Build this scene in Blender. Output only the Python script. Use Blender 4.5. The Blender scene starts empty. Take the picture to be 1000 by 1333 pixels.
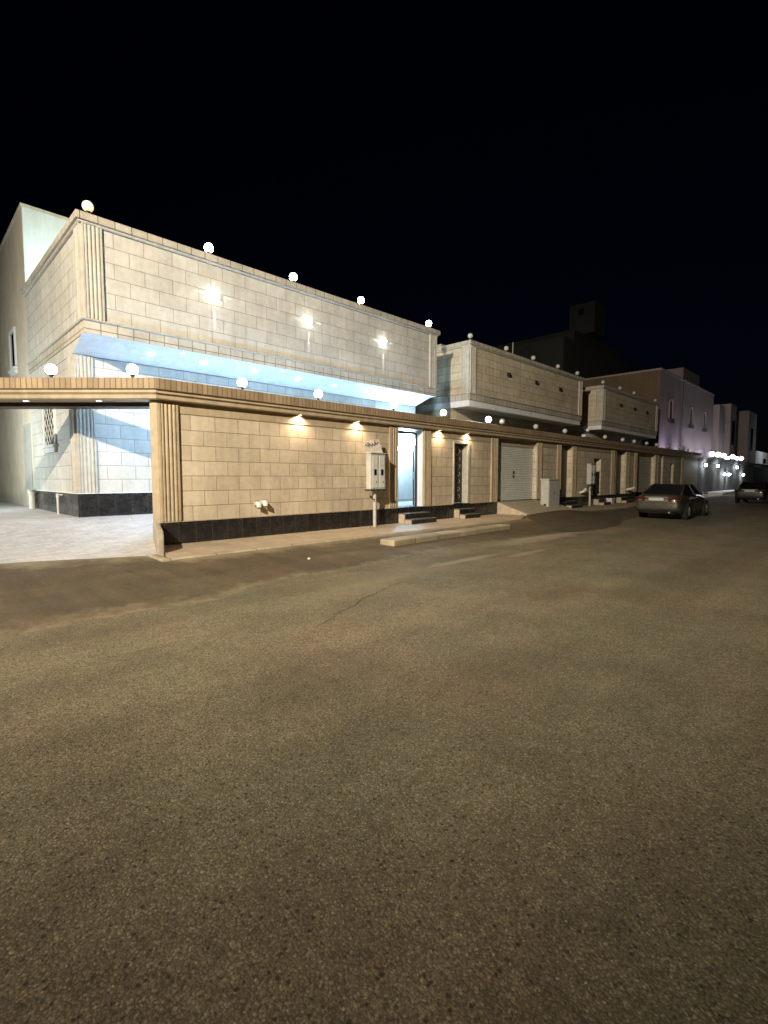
import bpy, bmesh, math, random
from mathutils import Vector, Matrix
random.seed(11)
R = math.radians
PI = math.pi
scene = bpy.context.scene
COL = scene.collection

# ------------------------------------------------------------------ helpers
def wloc(o):
    v = Vector((0, 0, 0))
    while o is not None:
        v += o.location
        o = o.parent
    return v

class MB:
    """collects geometry in world metres; build() links it as ONE mesh object"""
    def __init__(self):
        self.v = []; self.f = []; self.sm = []
        self.O = (0, 0); self.t = (1, 0)          # local frame for the s/o/z shapes
    def frame(self, origin, tangent):
        l = math.hypot(*tangent)
        self.O = origin; self.t = (tangent[0]/l, tangent[1]/l)
        return self
    def w(self, s, o, z):                           # s along, o outwards (right-hand side), z up
        tx, ty = self.t
        return (self.O[0] + tx*s + ty*o, self.O[1] + ty*s - tx*o, z)
    def add(self, vs, fs, smooth=False):
        n = len(self.v)
        self.v += [tuple(p) for p in vs]
        self.f += [tuple(i+n for i in f) for f in fs]
        self.sm += [smooth]*len(fs)
        return self
    def quad(self, a, b, c, d, smooth=False):
        return self.add([a, b, c, d], [(0, 1, 2, 3)], smooth)
    def box(self, x0, x1, y0, y1, z0, z1):
        p = [(x, y, z) for z in (z0, z1) for (x, y) in ((x0, y0), (x1, y0), (x1, y1), (x0, y1))]
        return self.add(p, [(3, 2, 1, 0), (4, 5, 6, 7), (0, 1, 5, 4), (1, 2, 6, 5), (2, 3, 7, 6), (3, 0, 4, 7)])
    def sbox(self, s0, s1, o0, o1, z0, z1):         # in the local frame
        p = [self.w(s, o, z) for z in (z0, z1) for (s, o) in ((s0, o1), (s1, o1), (s1, o0), (s0, o0))]
        return self.add(p, [(3, 2, 1, 0), (4, 5, 6, 7), (0, 1, 5, 4), (1, 2, 6, 5), (2, 3, 7, 6), (3, 0, 4, 7)])
    def prism(self, poly, z0, z1):
        n = len(poly)
        p = [(x, y, z0) for x, y in poly] + [(x, y, z1) for x, y in poly]
        fs = [tuple(range(n-1, -1, -1)), tuple(range(n, 2*n))]
        fs += [(i, (i+1) % n, n+(i+1) % n, n+i) for i in range(n)]
        return self.add(p, fs)
    def extrude(self, poly3, vec):
        n = len(poly3); vec = Vector(vec)
        p = [Vector(q) for q in poly3]
        p = p + [q+vec for q in p]
        fs = [tuple(range(n-1, -1, -1)), tuple(range(n, 2*n))]
        fs += [(i, (i+1) % n, n+(i+1) % n, n+i) for i in range(n)]
        return self.add(p, fs)
    def tube(self, pts, r, n=10, cap=True):
        pts = [Vector(p) for p in pts]
        rr = r if isinstance(r, (list, tuple)) else [r]*len(pts)
        rings = []
        ref = None
        for i, p in enumerate(pts):
            d = (pts[min(i+1, len(pts)-1)] - pts[max(i-1, 0)]).normalized()
            if ref is None:
                ref = Vector((0, 0, 1)) if abs(d.z) < .9 else Vector((1, 0, 0))
            a = d.cross(ref).normalized(); b = a.cross(d)
            ref = b if abs(d.dot(b)) < .9 else ref
            rings.append([p + (a*math.cos(2*PI*k/n) + b*math.sin(2*PI*k/n))*rr[i] for k in range(n)])
        vs = [q for ring in rings for q in ring]; fs = []
        for i in range(len(pts)-1):
            for k in range(n):
                fs.append((i*n+k, i*n+(k+1) % n, (i+1)*n+(k+1) % n, (i+1)*n+k))
        self.add(vs, fs, True)
        if cap:
            self.add(rings[0], [tuple(range(n-1, -1, -1))]); self.add(rings[-1], [tuple(range(n))])
        return self
    def lathe(self, c, prof, n=20, axis='z'):
        c = Vector(c)
        def pt(r, h, a):
            x, y = r*math.cos(a), r*math.sin(a)
            if axis == 'z': return c + Vector((x, y, h))
            if axis == 'y': return c + Vector((x, h, y))
            return c + Vector((h, x, y))
        vs = [pt(r, h, 2*PI*k/n) for r, h in prof for k in range(n)]
        fs = [(i*n+k, i*n+(k+1) % n, (i+1)*n+(k+1) % n, (i+1)*n+k) for i in range(len(prof)-1) for k in range(n)]
        return self.add(vs, fs, True)
    def sphere(self, c, r, n=20, m=12, sz=1.0):
        return self.lathe(c, [(max(1e-4, r*math.sin(PI*i/m)), -r*sz*math.cos(PI*i/m)) for i in range(m+1)], n)
    def sweep(self, prof, path):
        """closed profile of (out, z) along a 2D path, mitred; out is to the right of travel"""
        P = [Vector((x, y)) for x, y in path]; n = len(prof); rings = []
        for i, p in enumerate(P):
            ds = []
            if i > 0: ds.append((P[i]-P[i-1]).normalized())
            if i < len(P)-1: ds.append((P[i+1]-P[i]).normalized())
            ns = [Vector((d.y, -d.x)) for d in ds]
            m = (ns[0]+ns[-1]).normalized(); k = 1/max(.2, m.dot(ns[0]))
            rings.append([(p.x+m.x*k*o, p.y+m.y*k*o, z) for o, z in prof])
        vs = [q for r_ in rings for q in r_]; fs = []
        for i in range(len(P)-1):
            for k in range(n):
                fs.append((i*n+k, i*n+(k+1) % n, (i+1)*n+(k+1) % n, (i+1)*n+k))
        fs.append(tuple(range(n-1, -1, -1))); fs.append(tuple((len(P)-1)*n+k for k in range(n)))
        return self.add(vs, fs)
    def build(self, name, mat, parent=None, uvo=(0, 0), bevel=0, fixn=True):
        me = bpy.data.meshes.new(name)
        off = wloc(parent) if parent else Vector((0, 0, 0))
        me.from_pydata([(Vector(p)-off) for p in self.v], [], self.f)
        me.polygons.foreach_set('use_smooth', self.sm)
        if fixn:
            bm = bmesh.new(); bm.from_mesh(me)
            bmesh.ops.recalc_face_normals(bm, faces=bm.faces)
            bm.to_mesh(me); bm.free()
        uv = me.uv_layers.new(name='UVMap')
        for p in me.polygons:
            nn = p.normal
            if abs(nn.z) > .75: t = None
            else:
                l = math.hypot(nn.x, nn.y); t = (-nn.y/l, nn.x/l)
                if t[0] < -1e-3 or (abs(t[0]) < 1e-3 and t[1] < 0): t = (-t[0], -t[1])
            for li in p.loop_indices:
                co = me.vertices[me.loops[li].vertex_index].co + off
                uv.data[li].uv = ((co.x, co.y) if t is None else (t[0]*co.x+t[1]*co.y-uvo[0], co.z-uvo[1]))
        me.materials.append(mat)
        o = bpy.data.objects.new(name, me); COL.objects.link(o)
        if parent: o.parent = parent
        if bevel:
            b = o.modifiers.new('bevel', 'BEVEL'); b.width = bevel; b.segments = 2; b.limit_method = 'ANGLE'; b.angle_limit = R(40)
        return o

def thing(name, label, cat, loc=(0, 0, 0), group=None):
    o = bpy.data.objects.new(name, None); COL.objects.link(o)
    o.location = loc; o.empty_display_size = .2
    return tag(o, label, cat, group)
def tag(o, label, cat, group=None):
    o['label'] = label; o['category'] = cat
    if group: o['group'] = group
    return o
def structure(o):
    o['kind'] = 'structure'; return o
def copy_tree(o, parent=None):
    c = o.copy(); COL.objects.link(c)
    if parent is not None: c.parent = parent
    for ch in list(o.children): copy_tree(ch, c)
    return c
def lamp(name, kind, loc, energy, color, parent=None, size=.05, cone=None, blend=.5, target=None):
    l = bpy.data.lights.new(name, kind); l.energy = energy; l.color = color
    if kind in ('POINT', 'SPOT'): l.shadow_soft_size = size
    if kind == 'SPOT': l.spot_size = R(cone); l.spot_blend = blend
    o = bpy.data.objects.new(name, l); COL.objects.link(o)
    off = wloc(parent) if parent else Vector((0, 0, 0))
    o.location = Vector(loc)-off
    if target is not None:
        o.rotation_euler = (Vector(target)-Vector(loc)).to_track_quat('-Z', 'Y').to_euler()
    if parent: o.parent = parent
    return o

# ------------------------------------------------------------------ materials
class NT:
    def __init__(self, name, rough=.7, spec=.3, metal=0):
        self.m = bpy.data.materials.new(name); self.m.use_nodes = True
        self.t = self.m.node_tree; self.n = self.t.nodes
        self.b = self.n['Principled BSDF']
        self.b.inputs['Roughness'].default_value = rough
        self.b.inputs['Specular IOR Level'].default_value = spec
        self.b.inputs['Metallic'].default_value = metal
    def new(self, t, **kw):
        x = self.n.new(t)
        for k, v in kw.items(): setattr(x, k, v)
        return x
    def ln(self, a, b): self.t.links.new(a, b)
    def tex(self, out='Object'): return self.new('ShaderNodeTexCoord').outputs[out]
    def noise(self, vec, scale, detail=4, rough=.55):
        x = self.new('ShaderNodeTexNoise'); x.inputs['Scale'].default_value = scale
        x.inputs['Detail'].default_value = detail; x.inputs['Roughness'].default_value = rough
        self.ln(vec, x.inputs['Vector']); return x.outputs['Fac']
    def voro(self, vec, scale, out='Distance', feature='F1'):
        x = self.new('ShaderNodeTexVoronoi', feature=feature); x.inputs['Scale'].default_value = scale
        self.ln(vec, x.inputs['Vector']); return x.outputs[out]
    def ramp(self, fac, stops):
        x = self.new('ShaderNodeValToRGB'); e = x.color_ramp.elements
        while len(e) < len(stops): e.new(.5)
        for i, (p, c) in enumerate(stops):
            e[i].position = p; e[i].color = (c, c, c, 1) if not isinstance(c, (tuple, list)) else tuple(c)+(1,)
        self.ln(fac, x.inputs['Fac']); return x.outputs['Color']
    def mix(self, fac, a, b, mode='MIX'):
        x = self.new('ShaderNodeMix', data_type='RGBA', blend_type=mode)
        for s, i in ((fac, 0), (a, 6), (b, 7)):
            if isinstance(s, (int, float)): x.inputs[i].default_value = s
            elif isinstance(s, (tuple, list)): x.inputs[i].default_value = tuple(s)+(1,)
            else: self.ln(s, x.inputs[i])
        return x.outputs[2]
    def math(self, op, a, b=0.0, c=None):
        x = self.new('ShaderNodeMath', operation=op)
        for i, s in enumerate((a, b, c)):
            if s is None: continue
            if isinstance(s, (int, float)): x.inputs[i].default_value = s
            else: self.ln(s, x.inputs[i])
        return x.outputs[0]
    def mapping(self, vec, scale=(1, 1, 1), rot=(0, 0, 0), loc=(0, 0, 0)):
        x = self.new('ShaderNodeMapping'); x.inputs['Scale'].default_value = scale
        x.inputs['Rotation'].default_value = rot; x.inputs['Location'].default_value = loc
        self.ln(vec, x.inputs['Vector']); return x.outputs['Vector']
    def bump(self, h, strength=.3, dist=.01, prev=None):
        x = self.new('ShaderNodeBump'); x.inputs['Strength'].default_value = strength; x.inputs['Distance'].default_value = dist
        self.ln(h, x.inputs['Height'])
        if prev is not None: self.ln(prev, x.inputs['Normal'])
        return x.outputs['Normal']
    def color(self, c):
        if isinstance(c, (tuple, list)): self.b.inputs['Base Color'].default_value = tuple(c)+(1,)
        else: self.ln(c, self.b.inputs['Base Color'])
        return self
    def normal(self, n): self.ln(n, self.b.inputs['Normal']); return self

def dim(c, k): return tuple(x*k for x in c)

def stone_blocks(name, base, bw=.62, rh=.35, mortar=.007, joint=.42, offset=.5, var=.13, rough=.62, grime=.25):
    k = NT(name, rough, .35)
    uv = k.tex('UV')
    # slightly warped so the joints are not ruler straight
    br = k.new('ShaderNodeTexBrick', offset=offset, offset_frequency=2, squash=1.0)
    br.inputs['Scale'].default_value = 1; br.inputs['Brick Width'].default_value = bw; br.inputs['Row Height'].default_value = rh
    br.inputs['Mortar Size'].default_value = mortar; br.inputs['Mortar Smooth'].default_value = .25; br.inputs['Bias'].default_value = -.1
    br.inputs['Color1'].default_value = dim(base, 1+var*.6)+(1,)
    br.inputs['Color2'].default_value = (base[0]*(1-var), base[1]*(1-var*1.1), base[2]*(1-var*1.35), 1)
    br.inputs['Mortar'].default_value = (base[0]*joint, base[1]*joint*.92, base[2]*joint*.8, 1)
    wob = k.new('ShaderNodeVectorMath', operation='MULTIPLY_ADD')
    nz = k.new('ShaderNodeTexNoise'); nz.inputs['Scale'].default_value = 1.3; k.ln(uv, nz.inputs['Vector'])
    k.ln(nz.outputs['Color'], wob.inputs[0]); wob.inputs[1].default_value = (.03, .012, 0); k.ln(uv, wob.inputs[2])
    k.ln(wob.outputs[0], br.inputs['Vector'])
    ob = k.tex('Object')
    big = k.ramp(k.noise(ob, .9, 3), [(.3, 1-grime), (.7, 1.06)])
    mid = k.ramp(k.noise(ob, 7, 5, .6), [(.3, .86), (.68, 1.06)])
    c = k.mix(1, br.outputs['Color'], big, 'MULTIPLY'); c = k.mix(.8, c, mid, 'MULTIPLY')
    drip = k.ramp(k.noise(k.mapping(ob, (2.2, 2.2, .22)), 2.0, 5, .65), [(.36, .80), (.62, 1.03)])
    c = k.mix(.6, c, drip, 'MULTIPLY')
    # scattered chips and stains
    chip = k.ramp(k.noise(ob, 3.1, 8, .72), [(.63, 0), (.70, 1)])
    c = k.mix(k.math('MULTIPLY', chip, .35), c, dim(base, .55))
    k.color(c)
    n1 = k.bump(k.noise(ob, 26, 6, .7), .25, .008)
    inv = k.math('SUBTRACT', 1, br.outputs['Fac'])
    k.normal(k.bump(inv, .6, .006, n1))
    return k.m

def stone_plain(name, base, rough=.65, amt=.22, scale=5):
    k = NT(name, rough, .3); ob = k.tex('Object')
    c = k.ramp(k.noise(ob, scale, 6, .62), [(.28, dim(base, 1-amt)), (.7, dim(base, 1.06))])
    st = k.mapping(ob, (3, 3, .35))
    c = k.mix(.6, c, k.ramp(k.noise(st, 2.2, 4), [(.35, .8), (.65, 1.04)]), 'MULTIPLY')
    k.color(c); k.normal(k.bump(k.noise(ob, 40, 5, .7), .22, .006))
    return k.m

def plain(name, c, rough=.5, spec=.4, metal=0, amt=.12, scale=8, bump=.06):
    k = NT(name, rough, spec, metal); ob = k.tex('Object')
    k.color(k.ramp(k.noise(ob, scale, 5, .6), [(.3, dim(c, 1-amt)), (.7, dim(c, 1+amt*.4))]))
    if bump: k.normal(k.bump(k.noise(ob, 60, 3), bump, .004))
    return k.m

def glow(name, c, s, base=(.8, .8, .8), edge=.75):
    k = NT(name, .35, .4); k.color(base)
    lw = k.new('ShaderNodeLayerWeight'); lw.inputs['Blend'].default_value = .35
    mul = k.math('MULTIPLY_ADD', lw.outputs['Facing'], -s*(1-edge), s)
    k.b.inputs['Emission Color'].default_value = tuple(c)+(1,)
    k.ln(mul, k.b.inputs['Emission Strength'])
    return k.m

TAN = (.55, .465, .345)
M = {}
M['clad'] = stone_blocks('stone_cladding', TAN, bw=.60, mortar=.008, joint=.47, var=.11, grime=.2)
M['clad_upper'] = stone_blocks('stone_cladding_pale', (.56, .53, .47), bw=.68, mortar=.009, joint=.58, var=.06, grime=.14)
M['clad_grey'] = stone_blocks('stone_cladding_grey', (.64, .55, .41), mortar=.009, var=.1)
M['soldier'] = stone_blocks('coping_blocks', (.36, .265, .165), bw=.12, rh=5, mortar=.010, joint=.42, offset=0, var=.16)
M['band'] = stone_blocks('band_blocks', (.52, .47, .385), bw=.36, rh=5, mortar=.011, joint=.33, offset=0, var=.08)
M['trim'] = stone_plain('stone_trim', (.42, .335, .22))
M['trim_pale'] = stone_plain('stone_trim_pale', (.50, .465, .395))
M['plaster'] = stone_plain('plaster_beige', (.64, .56, .43), .85, .16, 1.6)
M['plaster_white'] = stone_plain('plaster_white', (.72, .72, .70), .8, .07, 1.2)
M['soffit'] = stone_plain('soffit_paint', (.74, .76, .78), .6, .05, 1.5)
M['pink'] = stone_plain('plaster_pink', (.36, .29, .285), .85, .16, .8)
M['ochre'] = stone_plain('plaster_ochre', (.17, .12, .08), .85, .2, .8)
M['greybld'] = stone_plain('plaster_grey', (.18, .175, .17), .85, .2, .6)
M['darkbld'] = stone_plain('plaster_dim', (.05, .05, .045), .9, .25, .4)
M['concrete'] = stone_plain('concrete', (.40, .34, .25), .85, .3, 6)
M['kerb'] = stone_blocks('kerb_blocks', (.42, .35, .24), bw=.9, rh=5, mortar=.012, joint=.35, offset=0, var=.2, rough=.85, grime=.35)
M['step_side'] = stone_plain('step_stone', (.46, .38, .28), .7, .25, 9)
M['white_metal'] = plain('white_metal', (.62, .62, .58), .4, .5, 0, .1, 4)
M['grey_metal'] = plain('grey_metal', (.46, .45, .40), .45, .5, 0, .18, 5)
M['dark_metal'] = plain('dark_metal', (.022, .020, .018), .4, .5, 0, .3, 8)
M['lamp_post'] = plain('lamp_post_paint', (.05, .045, .04), .5, .4, 0, .3, 10)
M['tread'] = plain('grey_granite', (.12, .112, .10), .3, .5, 0, .3, 30)
M['pvc'] = plain('white_pvc', (.66, .64, .58), .35, .5, 0, .15, 10)
M['board'] = plain('sign_board', (.62, .56, .47), .6, .3, 0, .25, 14)
M['ink'] = plain('sign_ink', (.07, .04, .03), .6, .3)
M['glass'] = plain('dark_glass', (.012, .013, .015), .06, .6, 0, .05, 3, 0)
M['rubber'] = plain('rubber', (.018, .018, .018), .8, .2)
M['rim'] = plain('alloy', (.45, .45, .45), .3, .5, .8)
M['red_lens'] = plain('red_lens', (.07, .012, .010), .15, .6, 0, .1, 5, 0)
M['plate'] = plain('plate_white', (.42, .42, .39), .4, .4)
M['wood'] = plain('dark_wood', (.06, .035, .02), .45, .4, 0, .35, 14)
M['unlit'] = plain('globe_unlit', (.52, .51, .46), .3, .5, 0, .06, 9, 0)
M['globe'] = glow('globe_white', (1, .985, .93), 22)
M['globe_roof'] = glow('globe_roof_white', (1, 1, .90), 45)
M['globe_warm'] = glow('globe_warm', (1, .58, .20), 2.3, edge=.25)
M['globe_blue'] = glow('globe_cool', (.80, .92, 1), 60)
M['disc_cool'] = glow('downlight_cool', (.80, .94, 1), 20)
M['disc_warm'] = glow('downlight_warm', (1, .80, .52), 18)
M['disc_white'] = glow('downlight_white', (1, .93, .80), 18)
M['wall_lens'] = glow('wall_lens', (.92, 1, .96), 22)
M['yellow_lens'] = glow('yellow_lens', (1, .7, .35), 14)

def paint(name, c, rough=.28, metal=.5):
    k = NT(name, rough, .5, metal); ob = k.tex('Object')
    k.color(k.ramp(k.noise(ob, 3, 5), [(.3, dim(c, .85)), (.7, c)]))
    k.b.inputs['Coat Weight'].default_value = .6; k.b.inputs['Coat Roughness'].default_value = .12
    d = k.noise(ob, 9, 6, .7); k.ln(k.ramp(d, [(.3, rough), (.75, rough+.25)]), k.b.inputs['Roughness'])
    return k.m
M['car_silver'] = paint('champagne_paint', (.085, .077, .06))
M['car_dark'] = paint('dark_paint', (.008, .008, .010), .25, .2)

def black_tile():
    k = NT('black_tile', .16, .5); uv = k.tex('UV')
    br = k.new('ShaderNodeTexBrick', offset=0.0, offset_frequency=2)
    br.inputs['Scale'].default_value = 1; br.inputs['Brick Width'].default_value = .40; br.inputs['Row Height'].default_value = 4
    br.inputs['Mortar Size'].default_value = .005; br.inputs['Mortar Smooth'].default_value = .1
    br.inputs['Color1'].default_value = (.010, .010, .011, 1); br.inputs['Color2'].default_value = (.017, .016, .016, 1)
    br.inputs['Mortar'].default_value = (.055, .05, .04, 1)
    k.ln(uv, br.inputs['Vector'])
    ob = k.tex('Object')
    dust = k.ramp(k.noise(ob, 5, 6, .65), [(.45, 0), (.8, .16)])
    k.color(k.mix(dust, br.outputs['Color'], (.16, .13, .09)))
    k.ln(k.ramp(k.noise(ob, 6, 4), [(.3, .14), (.7, .4)]), k.b.inputs['Roughness'])
    k.normal(k.bump(k.math('SUBTRACT', 1, br.outputs['Fac']), .5, .004))
    return k.m
M['tile'] = black_tile()

def asphalt(name, tint, agg=1.0, spots=(), streak=.0, lip=False):
    k = NT(name, .86, .25); ob = k.tex('Object')
    big = k.noise(ob, .22, 4, .55); mid = k.noise(ob, 1.1, 5, .6); fine = k.noise(ob, 9, 6, .65)
    c = k.ramp(big, [(.32, dim(tint, .80)), (.68, dim(tint, 1.12))])
    c = k.mix(.75, c, k.ramp(mid, [(.3, .70), (.7, 1.16)]), 'MULTIPLY')
    c = k.mix(.7, c, k.ramp(fine, [(.3, .80), (.7, 1.15)]), 'MULTIPLY')
    # colour drift: greenish / reddish patches
    hue = k.noise(k.mapping(ob, (1, 1, 1), loc=(7, 3, 0)), .55, 3)
    c = k.mix(.42, c, k.ramp(hue, [(.35, (1.14, .96, .82)), (.65, (.90, 1.04, .88))]), 'MULTIPLY')
    # aggregate
    warp = k.new('ShaderNodeVectorMath', operation='MULTIPLY_ADD')
    nz = k.new('ShaderNodeTexNoise'); nz.inputs['Scale'].default_value = 60; k.ln(ob, nz.inputs['Vector'])
    k.ln(nz.outputs['Color'], warp.inputs[0]); warp.inputs[1].default_value = (.012, .012, 0); k.ln(ob, warp.inputs[2])
    wv = warp.outputs[0]
    v1 = k.new('ShaderNodeTexVoronoi'); v1.inputs['Scale'].default_value = 105; k.ln(wv, v1.inputs['Vector'])
    sep = k.new('ShaderNodeSeparateColor'); k.ln(v1.outputs['Color'], sep.inputs[0])
    stone = k.ramp(sep.outputs[0], [(0, .55), (.30, .88), (.8, 1.10), (1, 1.75)])
    c = k.mix(.85*agg, c, stone, 'MULTIPLY')
    gap = k.ramp(v1.outputs['Distance'], [(.30, 1), (.72, .45)])
    c = k.mix(.7*agg, c, gap, 'MULTIPLY')
    # dark pits, sparse
    v2 = k.new('ShaderNodeTexVoronoi'); v2.inputs['Scale'].default_value = 31; k.ln(wv, v2.inputs['Vector'])
    s2 = k.new('ShaderNodeSeparateColor'); k.ln(v2.outputs['Color'], s2.inputs[0])
    pit = k.math('MULTIPLY', k.ramp(v2.outputs['Distance'], [(.14, 1), (.32, 0)]), k.ramp(s2.outputs[1], [(.42, 0), (.75, 1)]))
    c = k.mix(k.math('MULTIPLY', pit, .9*agg), c, dim(tint, .16))
    # pale flecks, sparse
    v3 = k.new('ShaderNodeTexVoronoi'); v3.inputs['Scale'].default_value = 27
    k.ln(k.mapping(wv, loc=(3.3, 1.7, 0)), v3.inputs['Vector'])
    s3 = k.new('ShaderNodeSeparateColor'); k.ln(v3.outputs['Color'], s3.inputs[0])
    fl = k.math('MULTIPLY', k.ramp(v3.outputs['Distance'], [(.08, 1), (.16, 0)]), k.ramp(s3.outputs[2], [(.80, 0), (.9, 1)]))
    c = k.mix(k.math('MULTIPLY', fl, .6*agg), c, dim(tint, 2.1))
    # long worn streaks along the street
    if streak:
        st = k.noise(k.mapping(ob, (.07, 1.6, 1), rot=(0, 0, R(-4))), 1.0, 5, .6)
        c = k.mix(streak, c, k.ramp(st, [(.35, .78), (.65, 1.16)]), 'MULTIPLY')
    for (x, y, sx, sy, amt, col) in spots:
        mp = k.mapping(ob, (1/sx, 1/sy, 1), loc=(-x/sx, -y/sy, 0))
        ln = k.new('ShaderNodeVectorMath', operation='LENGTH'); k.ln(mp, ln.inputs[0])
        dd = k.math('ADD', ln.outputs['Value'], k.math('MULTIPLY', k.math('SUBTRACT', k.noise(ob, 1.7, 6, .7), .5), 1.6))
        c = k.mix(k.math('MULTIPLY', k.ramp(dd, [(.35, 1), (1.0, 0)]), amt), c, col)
    if lip:      # dust and chippings spread over the seam with the old road
        at = k.new('ShaderNodeAttribute', attribute_name='lip')
        e = k.math('ADD', at.outputs['Fac'], k.math('MULTIPLY', k.math('SUBTRACT', k.noise(ob, 3.2, 7, .75), .5), .35))
        c = k.mix(k.math('MULTIPLY', k.ramp(e, [(-.0, 1), (.12, 0)]), .8), c, (.215, .172, .108))
        e2 = k.math('ADD', at.outputs['Fac'], k.math('MULTIPLY', k.math('SUBTRACT', k.noise(ob, 1.4, 7, .75), .5), .6))
        c = k.mix(k.math('MULTIPLY', k.ramp(e2, [(.80, 0), (1.05, 1)]), .7), c, (.26, .205, .13))
        rad = k.noise(k.mapping(ob, (2.6, .35, 1), rot=(0, 0, R(12))), 1.0, 5, .65)
        c = k.mix(.6, c, k.ramp(rad, [(.35, .72), (.65, 1.22)]), 'MULTIPLY')
    else:        # wide faint wheel tracks and dark drips
        tr = k.noise(k.mapping(ob, (.05, .9, 1), rot=(0, 0, R(-16))), 1.0, 3, .5)
        c = k.mix(.55, c, k.ramp(tr, [(.38, .74), (.60, 1.12)]), 'MULTIPLY')
        oil = k.ramp(k.noise(ob, .75, 7, .72), [(.60, 0), (.72, 1)])
        c = k.mix(k.math('MULTIPLY', oil, .35), c, dim(tint, .5))
    k.color(c)
    n1 = k.bump(k.noise(ob, 130, 4, .7), .35*agg, .006)
    n2 = k.bump(k.math('SUBTRACT', gap, k.math('MULTIPLY', pit, .8)), .55*agg, .006, n1)
    k.normal(k.bump(mid, .25, .03, n2))
    return k.m
ASP = (.200, .165, .108)
M['asphalt'] = asphalt('asphalt', ASP, 1.0, streak=.35, spots=[
    (12.6, 6.3, 2.6, .55, .55, (.36, .30, .22)), (8.0, 5.6, 1.6, .16, .45, (.38, .32, .24)), (9.6, 5.2, 1.2, .14, .35, (.36, .30, .22)),
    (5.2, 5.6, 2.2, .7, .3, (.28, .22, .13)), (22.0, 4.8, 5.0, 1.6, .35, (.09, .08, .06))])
M['apron'] = asphalt('apron_asphalt', (.128, .095, .057), .7, streak=.5, lip=True, spots=[
    (1.5, 7.4, 2.2, 1.0, .35, (.075, .055, .035)), (19.5, 7.6, 3.4, .8, .5, (.06, .05, .036)), (6.5, 7.7, 1.0, .35, .3, (.19, .14, .09))])
M['asphalt_dark'] = asphalt('asphalt_dark', (.088, .068, .044), .6, streak=.5)
M['sand'] = plain('sandy_ground', (.20, .165, .115), .9, .2, 0, .3, .5, .2)

def paving(name, base, w, h, joint, var=.12, rough=.6, mort=.006, bumpd=.004, off=.5):
    k = NT(name, rough, .3); ob = k.tex('Object')
    br = k.new('ShaderNodeTexBrick', offset=off, offset_frequency=2)
    br.inputs['Scale'].default_value = 1; br.inputs['Brick Width'].default_value = w; br.inputs['Row Height'].default_value = h
    br.inputs['Mortar Size'].default_value = mort; br.inputs['Mortar Smooth'].default_value = .2
    br.inputs['Color1'].default_value = dim(base, 1+var*.4)+(1,); br.inputs['Color2'].default_value = dim(base, 1-var)+(1,)
    br.inputs['Mortar'].default_value = dim(base, joint)+(1,)
    k.ln(ob, br.inputs['Vector'])
    c = k.mix(1, br.outputs['Color'], k.ramp(k.noise(ob, .8, 4), [(.3, .82), (.7, 1.06)]), 'MULTIPLY')
    c = k.mix(.8, c, k.ramp(k.noise(ob, 6, 6, .7), [(.3, .80), (.7, 1.10)]), 'MULTIPLY')
    k.color(c)
    n1 = k.bump(k.noise(ob, 30, 5, .7), .3, .006)
    k.normal(k.bump(k.math('SUBTRACT', 1, br.outputs['Fac']), .5, bumpd, n1))
    return k.m
M['sidewalk'] = paving('sidewalk_tiles', (.40, .315, .225), .40, .40, .7)
M['yard'] = paving('yard_paving', (.52, .49, .47), .22, .11, .80, .14, .65)

GLOBES = 'globe lamps along the parapets and boundary walls'
print('materials ok')
# ------------------------------------------------------------------ ground
structure(MB().box(-400, 600, -300, 500, -1.0, -.02).build('ground', M['sand']))
def grid_sheet(x0, x1, y0, y1, nx, ny, zf):
    m = MB()
    vs = [(x0+(x1-x0)*i/nx, y0+(y1-y0)*j/ny) for j in range(ny+1) for i in range(nx+1)]
    fs = [(j*(nx+1)+i, j*(nx+1)+i+1, (j+1)*(nx+1)+i+1, (j+1)*(nx+1)+i) for j in range(ny) for i in range(nx)]
    return m.add([(x, y, zf(x, y)) for x, y in vs], fs, True)
structure(grid_sheet(-80, 260, -14, 11.4, 2, 1, lambda x, y: 0).build('road', M['asphalt'], fixn=False))

# darker asphalt apron between road and kerb, with a ragged lip at the road
edge = [(-14, 6.1), (-6, 5.9), (-2, 6.0), (.66, 5.97), (1.14, 5.97), (1.52, 6.06), (1.93, 6.08), (2.4, 5.98), (2.83, 5.9), (3.4, 6.14), (3.75, 6.45), (4.7, 6.5),
        (5.6, 6.44), (6.47, 6.48), (7.4, 6.66), (8.35, 6.78), (9.6, 6.75), (10.7, 6.65), (12.15, 6.5), (13.5, 6.3), (14.85, 6.2), (17, 6.25), (19.95, 6.37), (24, 6.9), (30, 7.6), (46, 7.9), (70, 8.2)]
rag = []
for (a, b) in zip(edge, edge[1:]):
    n = max(1, int((b[0]-a[0])/.12)) if a[0] < 20 and a[0] >= -2 else 6
    for i in range(n):
        t = i/n
        rag.append((a[0]+(b[0]-a[0])*t, a[1]+(b[1]-a[1])*t + random.uniform(-.035, .035)))
rag.append(edge[-1])
m = MB(); N = 8
def kerb_y(x):
    if x < 3.6: return 10.0 + (3.6-x)*.45
    return 9.2
vs = []
for (x, y) in rag:
    yk = kerb_y(x)
    for j in range(N+1):
        t = j/N
        rise = .012 + .05*t*t + (.10*math.exp(-((x-20)/2.6)**2))*t*t
        vs.append((x, y+(yk-y)*t, -.006 if j == 0 else rise + (.012 if j > 0 else 0)*min(1, t*4)))
fs = [(i*(N+1)+j, (i+1)*(N+1)+j, (i+1)*(N+1)+j+1, i*(N+1)+j+1) for i in range(len(rag)-1) for j in range(N)]
ap = structure(m.add(vs, fs, True).build('apron', M['apron'], fixn=False))
la = ap.data.attributes.new('lip', 'FLOAT', 'POINT')
for i in range(len(vs)): la.data[i].value = (i % (N+1))/N

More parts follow.
